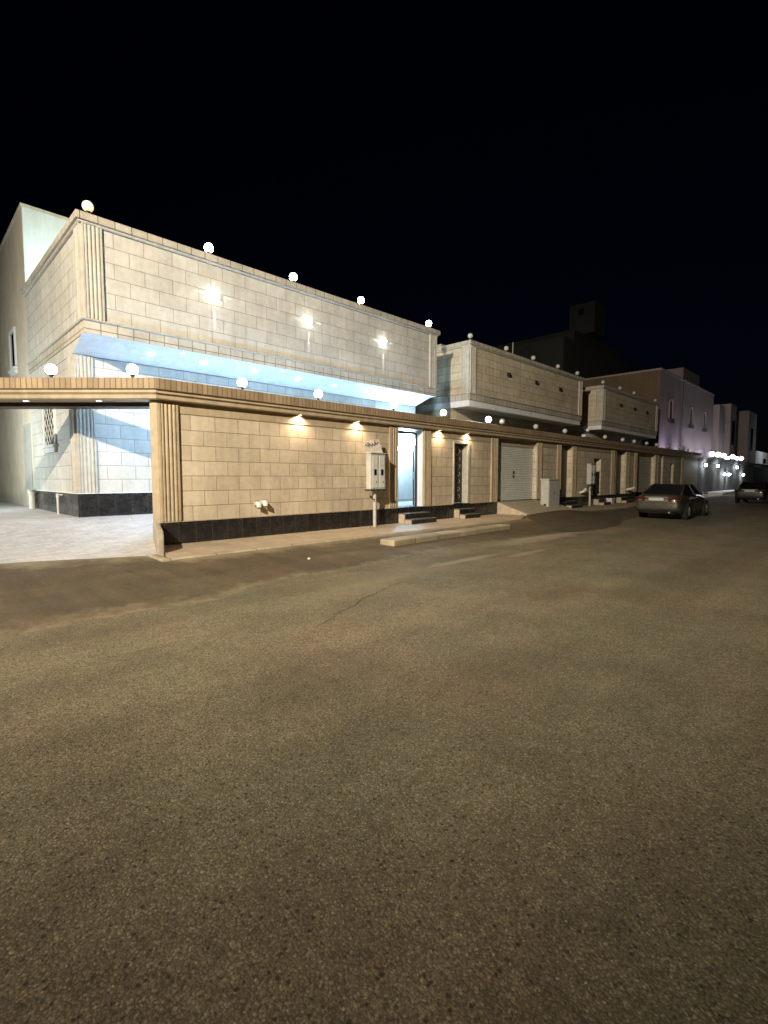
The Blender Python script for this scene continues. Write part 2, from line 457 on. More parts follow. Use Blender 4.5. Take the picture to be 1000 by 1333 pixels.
# newer dark asphalt wedge in front of the garage ramp
def apron_z(x, y):
    t = max(0, min(1, (y-6.25)/(9.2-6.25)))
    return (.012+.05*t*t+.10*math.exp(-((x-20)/2.6)**2)*t*t+.012*min(1, t*4)) if y > 6.2 else 0
lo = [(13.4, 6.5), (14.1, 6.1), (14.9, 5.9), (16.0, 5.85), (17.4, 5.98), (19.2, 6.5), (21.6, 7.5)]
hi = [(16.75, 9.15), (17.1, 9.5), (17.7, 9.72), (18.3, 9.72), (19.2, 9.72), (20.4, 9.72), (21.6, 9.72)]
vs = []; nu, nv = 36, 10
def along(p, u):
    q = u*(len(p)-1); i = min(int(q), len(p)-2); f = q-i
    return (p[i][0]+(p[i+1][0]-p[i][0])*f, p[i][1]+(p[i+1][1]-p[i][1])*f)
for i in range(nu+1):
    a, b = along(lo, i/nu), along(hi, i/nu); j0 = random.uniform(-.05, .05)
    for j in range(nv+1):
        v = j/nv; x = a[0]+(b[0]-a[0])*v; y = a[1]+(b[1]-a[1])*v+j0*(1-v)
        skirt = -.03 if j == 0 or i in (0, nu) else .014+.05*math.sin(PI*min(1, v*1.05))*math.sin(PI*i/nu)
        vs.append((x, y, apron_z(x, y)+skirt))
structure(MB().add(vs, [(i*(nv+1)+j, (i+1)*(nv+1)+j, (i+1)*(nv+1)+j+1, i*(nv+1)+j+1) for i in range(nu) for j in range(nv)], True).build('asphalt_ramp', M['asphalt_dark'], fixn=False))
# sidewalk slabs
structure(MB().prism([(3.80, 10.0), (3.72, 9.36), (9, 9.36), (16.3, 9.36), (17.6, 9.9), (18.0, 10.2), (18.0, 11.3), (4.2, 11.3)], -.05, .085).build('sidewalk', M['sidewalk']))
structure(MB().prism([(22.6, 9.36), (75, 9.36), (75, 11.3), (22.6, 11.3)], -.05, .085).build('sidewalk', M['sidewalk']))
kp = [(-.0, -.05), (.16, -.05), (.16, .075), (.13, .10), (0, .10)]
kb = MB().sweep(kp, [(3.62, 9.98), (3.60, 9.36), (9, 9.36), (16.3, 9.36), (17.6, 9.9), (18.1, 10.25)]); structure(kb.build('kerb', M['kerb']))
kb = MB().sweep(kp, [(21.6, 9.9), (22.3, 9.36), (75, 9.36)]); structure(kb.build('kerb', M['kerb']))

# driveway ramp into the corner plot and the paved yard behind it
def yard_z(x, y):
    s = (x-1.23)*.261+(y-10.6)*.965
    t = max(0, min(1, s/3.4)); t = t*(.55+.45*t*(2-t))
    return .03 + .59*t
def edge_y(x): return 10.6-(x-1.23)*.272
def right_x(y): return min(4.2, 3.70+max(0, y-9.93)*.36)
m = MB(); nx, ny = 14, 26
vs = []
for j in range(ny+1):
    for i in range(nx+1):
        y = 9.93+(27-9.93)*(j/ny)**1.5
        x1 = right_x(y); x = -6+(x1+6)*i/nx
        if j == 0: y = edge_y(x)
        else: y = max(y, edge_y(x)+.02*j)
        vs.append((x, y, yard_z(x, y)))
fs = [(j*(nx+1)+i, j*(nx+1)+i+1, (j+1)*(nx+1)+i+1, (j+1)*(nx+1)+i) for j in range(ny) for i in range(nx)]
m.add(vs, fs, True)
n0 = len(m.v); gx = [4.2+.35*i for i in range(12)]+[18]; gy = [11.36, 11.9, 12.5, 13.2, 14.2]
m.add([(x, y, yard_z(x, y)) for y in gy for x in gx], [(j*len(gx)+i, j*len(gx)+i+1, (j+1)*len(gx)+i+1, (j+1)*len(gx)+i) for j in range(4) for i in range(len(gx)-1)], True)
structure(m.build('courtyard_paving', M['yard'], fixn=False))
structure(MB().quad((18.1, 11.66, .6), (46, 11.66, .6), (46, 14.2, .6), (18.1, 14.2, .6)).build('courtyard_paving', M['concrete'], fixn=False))

# garage ramp with its rough rendered cheek
rt = thing('garage_ramp', 'sloping concrete ramp rising to the white roller shutter with rough side cheek', 'ramp', (19.8, 10.6, 0))
MB().extrude([(18.15, 11.29, .0), (18.15, 11.29, .56), (18.15, 9.75, .10), (18.15, 9.75, -.03)], (4.2, 0, 0)).build('slope', M['concrete'], rt)
MB().extrude([(18.0, 11.29, .0), (18.0, 11.29, .585), (18.0, 9.9, .14), (18.0, 9.9, -.03)], (.148, 0, 0)).build('cheek', M['step_side'], rt, bevel=.01)

# low wing wall between driveway and sidewalk
ww = MB()
a = Vector((4.16, 11.27)); b = Vector((3.80, 10.05)); d = (b-a).normalized(); nr = Vector((d.y, -d.x))
prof = [(0, -.05), (0, .62), (.35, .60), (.9, .56), (1.12, .54), (1.22, .48), (1.27, .36), (1.27, -.05)]
ww.extrude([(a.x+d.x*s, a.y+d.y*s, z) for s, z in prof], (nr.x*.13, nr.y*.13, 0))
tag(ww.build('wing_wall', M['concrete'], bevel=.03), 'low rounded concrete wing wall between white driveway and sidewalk at the corner pier', 'wall')

# loose long kerb beam lying on the apron in front of the doors
kb = MB()
A = Vector((8.05, 7.74)); B = Vector((13.35, 7.86)); d = (B-A).normalized(); nr = Vector((-d.y, d.x))
q = [A, B, B+nr*.40, A+nr*.46]
kb.add([(p.x, p.y, z) for z in (.01, .17) for p in q], [(3, 2, 1, 0), (4, 5, 6, 7), (0, 1, 5, 4), (1, 2, 6, 5), (2, 3, 7, 6), (3, 0, 4, 7)])
tag(kb.build('concrete_beam', M['kerb'], bevel=.03), 'long pale concrete slab lying loose along the kerb in front of the doors', 'slab')

# crack in the road and a few scraps
ck = MB(); cp = [(3.10, 4.18), (3.4, 4.28), (3.62, 4.42), (4.0, 4.55), (4.35, 4.75), (4.7, 4.84), (5.2, 5.05), (5.6, 5.12)]
pts = []
for (a, b) in zip(cp, cp[1:]):
    for i in range(7):
        t = i/7; pts.append((a[0]+(b[0]-a[0])*t+random.uniform(-.012, .012), a[1]+(b[1]-a[1])*t+random.uniform(-.018, .018)))
vs = []; 
for i, p in enumerate(pts):
    wd = .005*math.sin(PI*i/(len(pts)-1))**.5*random.uniform(.3, 1.2)+.0006
    vs += [(p[0]+wd*.5, p[1]-wd, .004), (p[0]-wd*.5, p[1]+wd, .004)]
ck.add(vs, [(2*i, 2*i+2, 2*i+3, 2*i+1) for i in range(len(pts)-1)])
structure(ck.build('road_crack', plain('crack_dark', (.05, .04, .028), .9, .1), fixn=False))
def scrap(x, y, z, s, label):
    mb = MB(); n = 9
    top = [(x+s*math.cos(2*PI*k/n)*random.uniform(.6, 1.2), y+s*.7*math.sin(2*PI*k/n)*random.uniform(.6, 1.2), z+random.uniform(.2, .5)*s) for k in range(n)]
    bot = [(p[0]*1.0, p[1], z-.004) for p in top]
    mb.add(bot+top+[(x, y, z+.75*s)], [(k, (k+1) % n, n+(k+1) % n, n+k) for k in range(n)]+[(n+k, n+(k+1) % n, 2*n) for k in range(n)])
    tag(mb.build('paper_scrap', M['pvc']), label, 'litter')
scrap(5.62, 7.68, .035, .04, 'crumpled white scrap lying on the dark apron below the kerb')

# ------------------------------------------------------------------ boundary walls
WY = 11.3; WB = 11.65; ZT = .6; ZC = 3.31
CORN = [(-.35, 3.31), (.0, 3.31), (.13, 3.31), (.15, 3.33), (.15, 3.40), (.175, 3.43), (.20, 3.44), (.20, 3.50), (.22, 3.52), (-.35, 3.52)]
COPE = [(-.38, 3.52), (.25, 3.52), (.25, 3.735), (.235, 3.75), (-.38, 3.75)]

def pilaster(parent, x0, x1, z0, z1, y=WY, mat='trim', out=.025, n=4, frame=None, proud=0):
    m = MB()
    if frame: m.frame(*frame); s0, s1 = x0, x1
    else: m.frame((0, y), (1, 0)); s0, s1 = x0, x1
    w = s1-s0
    m.sbox(s0, s1, .0, out, z0, z1)
    e = w*.10; g = (w-2*e)/n
    m.sbox(s0+.004, s0+e, out, out+.028, z0+.002, z1-.002); m.sbox(s1-e, s1-.004, out, out+.028, z0+.002, z1-.002)
    for i in range(n):
        c0 = s0+e+g*i
        p = []
        for k in range(6):
            a = PI*k/5
            p.append((c0+g*.5-g*.40*math.cos(a), out+.022*math.sin(a)))
        m.add([m.w(s, o, z) for z in (z0+.003, z1-.003) for s, o in p], [(k, k+1, 7+k, 6+k) for k in range(5)], True)
    return m.build('pilaster', M[mat], parent)

def downlight(parent, x, y, z, mat, energy, color, cone=80, target=None, r=.045, blend=.7):
    mb = MB().lathe((x, y, z), [(r*1.35, 0), (r*1.35, -.012), (r, -.014), (r, -.004)], 16)
    o = mb.build('downlight', M['white_metal'], parent)
    MB().add([(x+r*math.cos(2*PI*k/16), y+r*math.sin(2*PI*k/16), z-.006) for k in range(16)], [tuple(range(15, -1, -1))]).build('lens', M[mat], o, fixn=False)
    if energy: lamp('bulb', 'SPOT', (x, y, z-.03), energy, color, o, .03, cone, blend, target or (x, y, z-2))

def tile_base(parent, spans, z1=ZT, y=WY, out=.03):
    m = MB()
    for a, b in spans: m.box(a, b, y-out, y+.05, 0, z1-.012)
    m.build('tile_base', M['tile'], parent, uvo=(spans[0][0], -1))
    m = MB()
    for a, b in spans: m.box(a, b, y-out-.006, y+.05, z1-.012, z1+.012)
    m.build('base_moulding', M['trim'], parent)

def panels(parent, spans, mat='clad', zt=3.06):
    """stone panels between openings: (x0, x1, z0, z1)"""
    m = MB()
    for x0, x1, z0, z1 in spans: m.box(x0, x1, WY, WB, z0, z1)
    m.build('stone_panels', M[mat], parent, uvo=(spans[0][0], ZT))
def frieze(parent, spans, mat='trim'):
    m = MB()
    for a, b, z0 in spans: m.box(a, b, WY-.012, WB, z0, ZC)
    m.build('frieze', M[mat], parent)

def steps(parent_label, x0, x1, n, z0, z1, treads=.30, cat='steps'):
    t = thing('door_steps', parent_label, cat, ((x0+x1)/2, WY-.5, 0), 'black edged stone steps at the street doors')
    h = (z1-z0)/(n+1)
    a = MB(); b = MB(); c = MB()
    for i in range(n):
        y1 = WY-.034-treads*i; y0 = y1-treads
        top = z1-h*(i+1)
        a.box(x0, x1, y0+.03, y1, 0, top-.03)
        b.box(x0+.03, x1-.0, y0, y0+.028, max(.02, top-h+.02), top-.032)
        c.box(x0-.0, x1+.02, y0-.015, y1, top-.03, top)
    a.build('step_block', M['step_side'], t); b.build('riser', M['tile'], t); c.build('tread', M['tread'], t, bevel=.006)
    return t

# --- corner plot wall: chamfered gate, long panel, two doors
w1 = thing('boundary_wall', 'tan stone boundary wall with chamfered gate opening, open blue lit door and black tile base', 'wall', (11, WY, 0), 'street boundary walls')
CH = ((4.2, WY), (-1, 1))        # chamfer frame runs from the corner to the left; outside = its left, so o is negative
MB().sweep(CORN, [(-.6, 26), (-.6, 16.1), (4.2, 11.3), (17.97, 11.3)]).build('cornice', M['trim'], w1)
MB().sweep(COPE, [(-.6, 26), (-.6, 16.1), (4.2, 11.3), (17.97, 11.3)]).build('coping', M['soldier'], w1)
# corner pier: pentagon footprint
MB().prism([(4.2, 11.3), (4.66, 11.3), (4.66, 11.65), (4.42, 11.65), (4.10, 11.45), (4.10, 11.40)], ZT, ZC).build('pier', M['trim'], w1)
pilaster(w1, 4.215, 4.655, ZT+.012, 3.24, n=4)
lm = MB().frame((4.10, 11.40), (1, -1)); lm.sbox(-6.0, .05, -.80, -.36, 3.22, 3.50)
lm.build('gate_lintel', M['wood'], w1)
lp = MB().frame((4.2, 11.3), (1, -1)); lp.sbox(-6.72, -6.2, -.36, 0.0, 0, 3.19); lp.build('pier', M['trim'], w1)
MB().box(-.6, -.25, 16.3, 26, 0, ZC).build('side_panel', M['clad'], w1, uvo=(0, ZT))
panels(w1, [(4.66, 11.91, ZT, 3.06), (13.22, 14.93, ZT, 3.06), (14.93, 15.99, 2.92, 3.06), (15.99, 17.97, ZT, 3.06)])
frieze(w1, [(4.66, 11.91, 3.06), (13.22, 17.97, 3.06), (11.91, 13.22, 3.27)])
tile_base(w1, [(4.2, 11.91), (13.22, 14.93), (15.99, 17.97)])
for x0, x1 in ((11.50, 11.90), (13.235, 13.60), (17.49, 17.96)): pilaster(w1, x0, x1, ZT+.012, 3.30 if x0 < 17 else 3.24, n=3)
# doorway one: threshold, white jamb lining, dark steel frame with the leaf folded open
MB().box(11.91, 13.22, WY-.034, WB+.3, .40, .6).build('threshold', M['tile'], w1)
MB().box(13.19, 13.219, WY+.002, WB-.002, .6, 3.27).box(11.911, 11.94, WY+.002, WB-.002, .6, 3.27).build('jamb', M['plaster_white'], w1)
fr = MB().box(11.945, 12.0, WB-.10, WB-.04, .602, 3.2).box(13.13, 13.185, WB-.10, WB-.04, .602, 3.2).box(12.0, 13.13, WB-.10, WB-.04, 3.12, 3.2)
MB
dr = fr.build('door_frame', M['dark_metal'], w1)
lf = MB().frame((13.11, WB-.03), (1, .92)).sbox(0, 1.1, -.04, 0, .63, 3.10).build('door', M['dark_metal'], w1)
MB().tube([(13.10, WB-.06, 1.55), (13.03, WB-.06, 1.55), (13.03, WB-.06, 1.80), (13.10, WB-.06, 1.80)], .016, 8).build('handle', M['rim'], lf)
# doorway two: stone frame and ornate dark door
MB().box(14.93, 15.99, WY-.034, WB, .40, .62).build('threshold', M['tile'], w1)
MB().box(15.86, 15.988, WY-.03, WB-.02, .62, 2.90).box(14.932, 15.0, WY-.03, WB-.02, .62, 2.90).box(14.932, 15.988, WY-.03, WB-.02, 2.90, 2.99).build('door_surround', M['trim_pale'], w1)
d2 = MB().box(15.0, 15.86, WB-.10, WB-.04, .64, 2.90).build('door', M['dark_metal'], w1)
sc = MB()
for i in range(7):
    zc = .85+.29*i
    for sx in (15.2, 15.6):
        sc.tube([(sx+.10*math.cos(a)*(1-a/9), WB-.115, zc+.12*math.sin(a)*(1-a/9)) for a in [j*.6 for j in range(11)]], .012, 6)
sc.build('scrollwork', M['grey_metal'], d2)
for x, warm in ((7.95, 1), (10.08, 1), (14.05, 1), (15.75, 1)):
    downlight(w1, x, WY-.085, ZC-.001, 'disc_warm', 130, (1, .76, .50), 160, (x, WY-.02, 2.2), .055, 1.0)
for s in (1.32, 2.94, 4.5):
    p = MB().frame((4.2, 11.3), (1, -1)).w(-s, -.08, 0)
    downlight(w1, p[0], p[1], ZC-.001, 'disc_white', 26, (1, .90, .76), 150, (p[0]+.15, p[1]+.15, 1), .06, 1.0)
steps('three black edged stone steps up to the open blue lit doorway', 11.93, 13.20, 2, .06, .6)
steps('two black edged stone steps up to the ornate dark narrow door', 14.98, 15.95, 2, .06, .62, .27)

# --- second plot wall
w2 = thing('boundary_wall', 'stone boundary wall with white roller shutter, tall open door and small dark door', 'wall', (24, WY, 0), 'street boundary walls')
MB().sweep(CORN, [(17.97, 11.3), (30.9, 11.3)]).build('cornice', M['trim'], w2)
MB().sweep(COPE, [(17.97, 11.3), (30.9, 11.3)]).build('coping', M['soldier'], w2)
panels(w2, [(21.36, 23.8, ZT, 3.06), (25.14, 27.92, ZT, 3.06), (27.92, 28.92, 2.69, 3.06), (28.92, 30.9, ZT, 3.06)], 'clad_grey')
frieze(w2, [(21.36, 23.8, 3.06), (25.14, 30.9, 3.06), (17.97, 21.36, 3.27), (23.8, 25.14, 3.27)])
tile_base(w2, [(21.36, 23.8), (25.14, 27.92), (28.92, 30.9)])
for x0, x1 in ((21.37, 21.8), (23.40, 23.79), (25.15, 25.55), (30.45, 30.89)): pilaster(w2, x0, x1, ZT+.012, 3.24, n=3)
# roller shutter
sh = MB()
zz = .60
while zz < 2.95:
    sh.add([(18.32, WB-.15, zz), (21.34, WB-.15, zz), (21.34, WB-.172, zz+.02), (18.32, WB-.172, zz+.02), (18.32, WB-.172, zz+.06), (21.34, WB-.172, zz+.06), (21.34, WB-.15, zz+.078), (18.32, WB-.15, zz+.078)],
           [(0, 1, 2, 3), (3, 2, 5, 4), (4, 5, 6, 7)])
    zz += .08
shu = sh.build('roller_shutter', M['white_metal'], w2, fixn=False)
MB().box(19.55, 19.65, WB-.19, WB-.173, 1.78, 1.90).box(19.55, 19.65, WB-.19, WB-.173, 1.60, 1.72).build('shutter_lock', M['dark_metal'], shu)
MB().box(17.98, 18.32, WB-.16, WB, .57, 3.27).box(18.32, 21.355, WB-.2, WB, 2.98, 3.27).build('shutter_frame', M['concrete'], w2)
MB().box(17.98, 21.355, WY, WB, .3, .575).build('threshold', M['concrete'], w2)
MB().box(23.8, 25.14, WY-.034, WB, .40, .6).build('threshold', M['tile'], w2)
d3 = MB().box(23.82, 25.12, WB-.08, WB-.03, .61, 3.26).build('door', M['wood'], w2)
MB().tube([(24.0, WB-.1, 1.6), (24.0, WB-.14, 1.6), (24.0, WB-.14, 1.85), (24.0, WB-.1, 1.85)], .014, 8).build('handle', M['grey_metal'], d3)
MB().box(27.92, 28.92, WY-.034, WB, .40, .6).build('threshold', M['tile'], w2)
d4 = MB().box(27.94, 28.90, WB-.10, WB-.04, .61, 2.68).build('door', M['dark_metal'], w2)
MB().tube([(28.1, WB-.12, 1.5), (28.1, WB-.15, 1.5), (28.1, WB-.15, 1.7), (28.1, WB-.12, 1.7)], .014, 8).build('handle', M['grey_metal'], d4)
steps('dark edged stone steps beside the pale utility cabinet', 23.85, 25.1, 2, .06, .6)
steps('dark edged stone steps to the small dark door behind the second meter box', 27.95, 28.9, 2, .06, .6)

# --- third plot wall
w3 = thing('boundary_wall', 'dim stone boundary wall behind the silver car with tall dark openings', 'wall', (38, WY, 0), 'street boundary walls')
MB().sweep(CORN, [(30.9, 11.3), (50.5, 11.3)]).build('cornice', M['trim'], w3)
MB().sweep(COPE, [(30.9, 11.3), (50.5, 11.3)]).build('coping', M['soldier'], w3)
panels(w3, [(30.9, 31.3, ZT, 3.06), (32.83, 34.85, ZT, 3.06), (38.6, 39.9, ZT, 3.06), (40.5, 42.3, ZT, 3.06), (43.2, 50.5, ZT, 3.06), (42.3, 43.2, 2.7, 3.06)], 'clad_grey')
frieze(w3, [(32.83, 34.85, 3.06), (38.6, 39.9, 3.06), (40.5, 50.5, 3.06), (30.9, 31.3, 3.06), (31.3, 32.83, 3.27), (34.85, 38.6, 3.27), (39.9, 40.5, 3.27)])
tile_base(w3, [(30.9, 31.3), (32.83, 34.85), (38.6, 39.9), (40.5, 42.3), (43.2, 50.5)])
for x0, x1 in ((32.85, 33.4), (34.4, 34.84), (38.61, 39.3), (45.3, 45.8)): pilaster(w3, x0, x1, ZT+.012, 3.24, n=3)
MB().box(31.3, 32.83, WY-.034, WB, .40, .6).build('threshold', M['tile'], w3)
MB().box(31.32, 32.81, WB-.08, WB-.03, .61, 3.26).build('door', M['wood'], w3)
gd = MB(); zz = .6
while zz < 3.2:
    gd.add([(34.86, WB-.10, zz), (38.59, WB-.10, zz), (38.59, WB-.13, zz+.03), (34.86, WB-.13, zz+.03), (34.86, WB-.13, zz+.09), (38.59, WB-.13, zz+.09), (38.59, WB-.1, zz+.118), (34.86, WB-.1, zz+.118)],
           [(0, 1, 2, 3), (3, 2, 5, 4), (4, 5, 6, 7)]); zz += .12
gd.build('roller_shutter', M['grey_metal'], w3, fixn=False)
MB().box(39.92, 40.48, WB-.08, WB-.03, .3, 3.26).build('door', M['dark_metal'], w3)
MB().box(42.32, 43.18, WB-.08, WB-.03, .3, 2.69).build('door', M['wood'], w3)
steps('dim stone steps at the third plot door left of the silver car', 31.4, 32.7, 2, .06, .6)

# --- festively lit wall further down the street
w4 = thing('boundary_wall', 'distant dark boundary wall with many bright white wall lights and globes', 'wall', (62, WY, 0), 'street boundary walls')
MB().sweep([(-.35, 3.1), (.12, 3.1), (.16, 3.45), (-.35, 3.45)], [(50.5, 11.3), (78, 11.3)]).build('coping', M['greybld'], w4)
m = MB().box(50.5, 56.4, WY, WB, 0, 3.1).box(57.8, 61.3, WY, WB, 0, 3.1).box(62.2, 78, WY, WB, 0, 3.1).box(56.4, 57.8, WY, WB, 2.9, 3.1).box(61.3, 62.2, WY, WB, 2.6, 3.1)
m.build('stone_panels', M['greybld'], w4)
MB().box(56.42, 57.78, WB-.06, WB-.02, 0, 2.9).build('door', M['grey_metal'], w4)
MB().box(61.32, 62.18, WB-.06, WB-.02, 0, 2.6).build('door', M['wood'], w4)

# ------------------------------------------------------------------ villas
def villa_upper(t, x0, x1, yu, z0, zb, ztop, clad, depth, corner=.42):
    """projecting upper storey: cladding, soldier band, ledge, parapet mouldings, corner pilasters"""
    MB().box(x0, x1, yu, depth, zb, ztop-.22).build('upper_wall', M[clad], t, uvo=(x0, ztop-.22-.35*20))
    path = [(x0, depth), (x0, yu), (x1, yu), (x1, depth)]
    MB().sweep([(-.3, ztop-.22), (.05, ztop-.22), (.07, ztop-.20), (.07, ztop-.16), (-.3, ztop-.16)], path).build('moulding', M['trim_pale'], t)
    MB().sweep([(-.3, ztop-.16), (.12, ztop-.16), (.12, ztop-.012), (.11, ztop), (-.3, ztop)], path).build('parapet_coping', M['band'], t)
    MB().sweep([(-.3, zb-.05), (.05, zb-.05), (.07, zb-.03), (.05, zb), (-.3, zb)], path).build('ledge', M['trim_pale'], t)
    MB().sweep([(-.3, z0), (.02, z0), (.02, zb-.05), (-.3, zb-.05)], path).build('block_band', M['band'], t)
    pilaster(t, x0+.002, x0+corner, zb, ztop-.22, y=yu, mat='trim_pale', n=4)
    pilaster(t, x1-corner, x1-.002, zb, ztop-.22, y=yu, mat='trim_pale', n=3)
    pilaster(t, -(yu+corner), -(yu+.002), zb, ztop-.22, mat='trim_pale', n=3, frame=((x0, 0), (0, -1)))

XL, XR, YU, YL = 3.26, 15.85, 12.9, 14.0
h1 = thing('villa', 'pale stone corner villa with flood lit projecting upper wall and glowing blue soffit', 'house', (9, 16, 0), 'stone villas along the street')
villa_upper(h1, XL, XR, YU, 4.90, 5.23, 7.52, 'clad_upper', 19.3)
m = MB().box(XL, 13.5, YL, 19.3, .55, 4.60); m.build('lower_wall', M['clad_upper'], h1, uvo=(XL, 1.22))
MB().box(13.5, XR, YL, 19.3, .55, 4.60).build('plaster_wall', M['plaster_white'], h1)
MB().box(13.5, XR, YL-.02, YL-.001, .55, .72).build('skirting', M['grey_metal'], h1)
# sloping soffit, closed against the band
m = MB(); m.add([(XL-.001, YU+.3, 4.90), (XR, YU+.3, 4.90), (XR, YL, 4.62), (XL-.001, YL, 4.62), (XL-.001, YU-.02, 4.898), (XR, YU-.02, 4.898)], [(0, 1, 2, 3), (4, 5, 1, 0)])
m.build('soffit', M['soffit'], h1, fixn=False)
MB().extrude([(XL, YU+.3, 4.903), (XL, YL, 4.623), (XL, 19.3, 4.60), (XL, 19.3, 4.903)], (.25, 0, 0)).build('wall_haunch', M['clad_upper'], h1)
MB().box(XL-.03, 13.5, YL-.03, YL+.1, .3, 1.20).box(XL-.03, XL+.2, YL+.1, 19.4, .3, 1.20).build('tile_base', M['tile'], h1, uvo=(XL+.02, -1))
MB().box(XL-.038, 13.5, YL-.038, YL, 1.20, 1.225).box(XL-.038, XL, YL, 19.4, 1.20, 1.225).build('base_moulding', M['plaster_white'], h1)
pilaster(h1, XL+.002, XL+.42, 1.226, 4.61, y=YL, mat='trim_pale', n=4)
pilaster(h1, -(YL+.40), -(YL+.002), 1.226, 4.61, mat='trim_pale', n=3, frame=((XL, 0), (0, -1)))
# stair tower, plain plaster
tw = MB().box(XL, 8.5, 19.3, 28, .3, 10.05).build('stair_tower', M['plaster'], h1)
MB().sweep([(-.25, 10.05), (.03, 10.05), (.03, 10.15), (-.25, 10.15)], [(XL, 28), (XL, 19.3), (8.5, 19.3)]).build('coping', M['plaster'], tw)
MB().box(XL+.004, 8.5, 19.255, 19.297, 7.3, 10.045).build('plaster_face', M['plaster_white'], tw)
MB().box(-.25, 3.2, 27.0, 27.3, .3, 4.2).build('rear_wall', M['plaster_white'], h1)
MB().box(2.2, 2.9, 26.95, 27.0, .9, 2.9).build('rear_door', M['wood'], h1)
# windows of the side face
def side_window(t, y0, y1, z0, z1, lattice=True):
    w = MB().frame((XL, 0), (0, -1))
    w.sbox(-y1-.10, -y0+.10, 0, .05, z1, z1+.12); w.sbox(-y1-.10, -y1, 0, .05, z0, z1); w.sbox(-y0, -y0+.10, 0, .05, z0, z1)
    wo = w.build('window', M['plaster_white'], t)
    w = MB().frame((XL, 0), (0, -1)); w.sbox(-y1-.16, -y0+.16, 0, .11, z0-.08, z0); w.sbox(-y1-.08, -y0+.08, 0, .07, z0-.22, z0-.082); w.build('sill', M['plaster_white'], wo)
    w = MB().frame((XL, 0), (0, -1)); w.sbox(-y1, -y0, .004, .012, z0, z1); w.build('pane', M['glass'], wo)
    if lattice:
        g = MB(); H = z1-z0; W = y1-y0
        for sgn in (1, -1):
            c = -H
            while c < W:
                pts = []
                for k in range(2):
                    pass
                ya = c if sgn > 0 else W-c
                yb = ya+sgn*H
                # clip to the opening
                p0 = [ya, 0.0]; p1 = [yb, H]
                def clip(p, q):
                    for lim in (0, W):
                        if (p[0] < lim) if lim == 0 else (p[0] > lim):
                            t_ = (lim-p[0])/(q[0]-p[0]); p[1] += (q[1]-p[1])*t_; p[0] = lim
                if not ((p0[0] < 0 and p1[0] < 0) or (p0[0] > W and p1[0] > W)):
                    clip(p0, p1); clip(p1, p0)
                    g.tube([(XL-.03, y0+p0[0], z0+p0[1]), (XL-.03, y0+p1[0], z0+p1[1])], .010, 6)
                c += .31
        g.build('lattice', M['pvc'], wo)
side_window(h1, 16.1, 17.35, 2.53, 4.25)
side_window(h1, 21.4, 22.3, 5.45, 6.7, False)
MB().box(XL-.02, XL-.001, 19.55, 20.75, 1.22, 3.38).build('side_door', M['grey_metal'], h1)
# stand pipes at the side face
for (y, h, lab) in ((19.0, .52, 'white plastic downpipe stub with bent top by the side door of the villa'), (15.55, .48, 'thin white plastic pipe against the black tile base near the villa corner')):
    r = .09 if y > 18 else .03
    o = MB().tube([(XL-.14, y, .60), (XL-.14, y, .60+h)], r, 12).tube([(XL-.14, y, .60+h-.02), (XL-.14, y, .60+h+.10)], r*1.35, 12).tube([(XL-.14, y, .66+h), (XL-.03, y, .66+h)], r*.9, 10).build('drain_pipe', M['pvc'])
    tag(o, lab, 'pipe', 'white drain pipes in the side yard')
# soffit downlights
def sof_z(y): return 4.90-(y-(YU+.3))*.28/(YL-YU-.3) if y > YU+.3 else 4.898
for i, x in enumerate((4.9, 6.3, 7.9, 9.5, 11.0, 12.6, 14.2)):
    downlight(h1, x, 13.5, sof_z(13.5)-.012, 'disc_cool', 0, (1, 1, 1), r=.075)
for x in (5.6, 8.7, 11.8, 15.0):
    downlight(h1, x, 13.15, 4.896, 'disc_cool', 0, (1, 1, 1), r=.05)
BLUE = (.22, .54, 1.0)
# doorway sconce, plus four unseen ones added to throw blue light at the soffit
SC = 'cool white globe sconces in the passage behind the boundary wall'
sc0 = None
for i, (x, z, en, lab) in enumerate(((14.72, 2.7, 420, 'glowing cool white globe sconce seen through the open doorway'), (4.9, 2.75, 165, 'added unseen cool sconce inside the boundary wall behind the fluted corner pier'),
                       (7.4, 2.75, 165, 'added unseen cool sconce inside the boundary wall behind the twin pipe outlets'), (9.8, 2.75, 165, 'added unseen cool sconce inside the boundary wall behind the meter box'), (13.3, 2.75, 150, 'added unseen cool sconce inside the boundary wall right of the open doorway'))):
    inner = i > 0
    yf, sg = (WB+.001, 1) if inner else (YL-.002, -1)
    t = thing('wall_sconce', lab, 'wall lamp', (x, yf, z), SC)
    MB().box(x-.05, x+.05, min(yf, yf+sg*.08), max(yf, yf+sg*.08), z-.02, z+.10).build('bracket', M['grey_metal'], t)
    MB().sphere((x, yf+sg*.20, z+.12), .13, 20, 12).build('globe', M['globe_blue'], t)
    lamp('bulb', 'POINT', (x, yf+sg*.40, z+.25), en, BLUE if inner else (.50, .80, 1), t, .12)

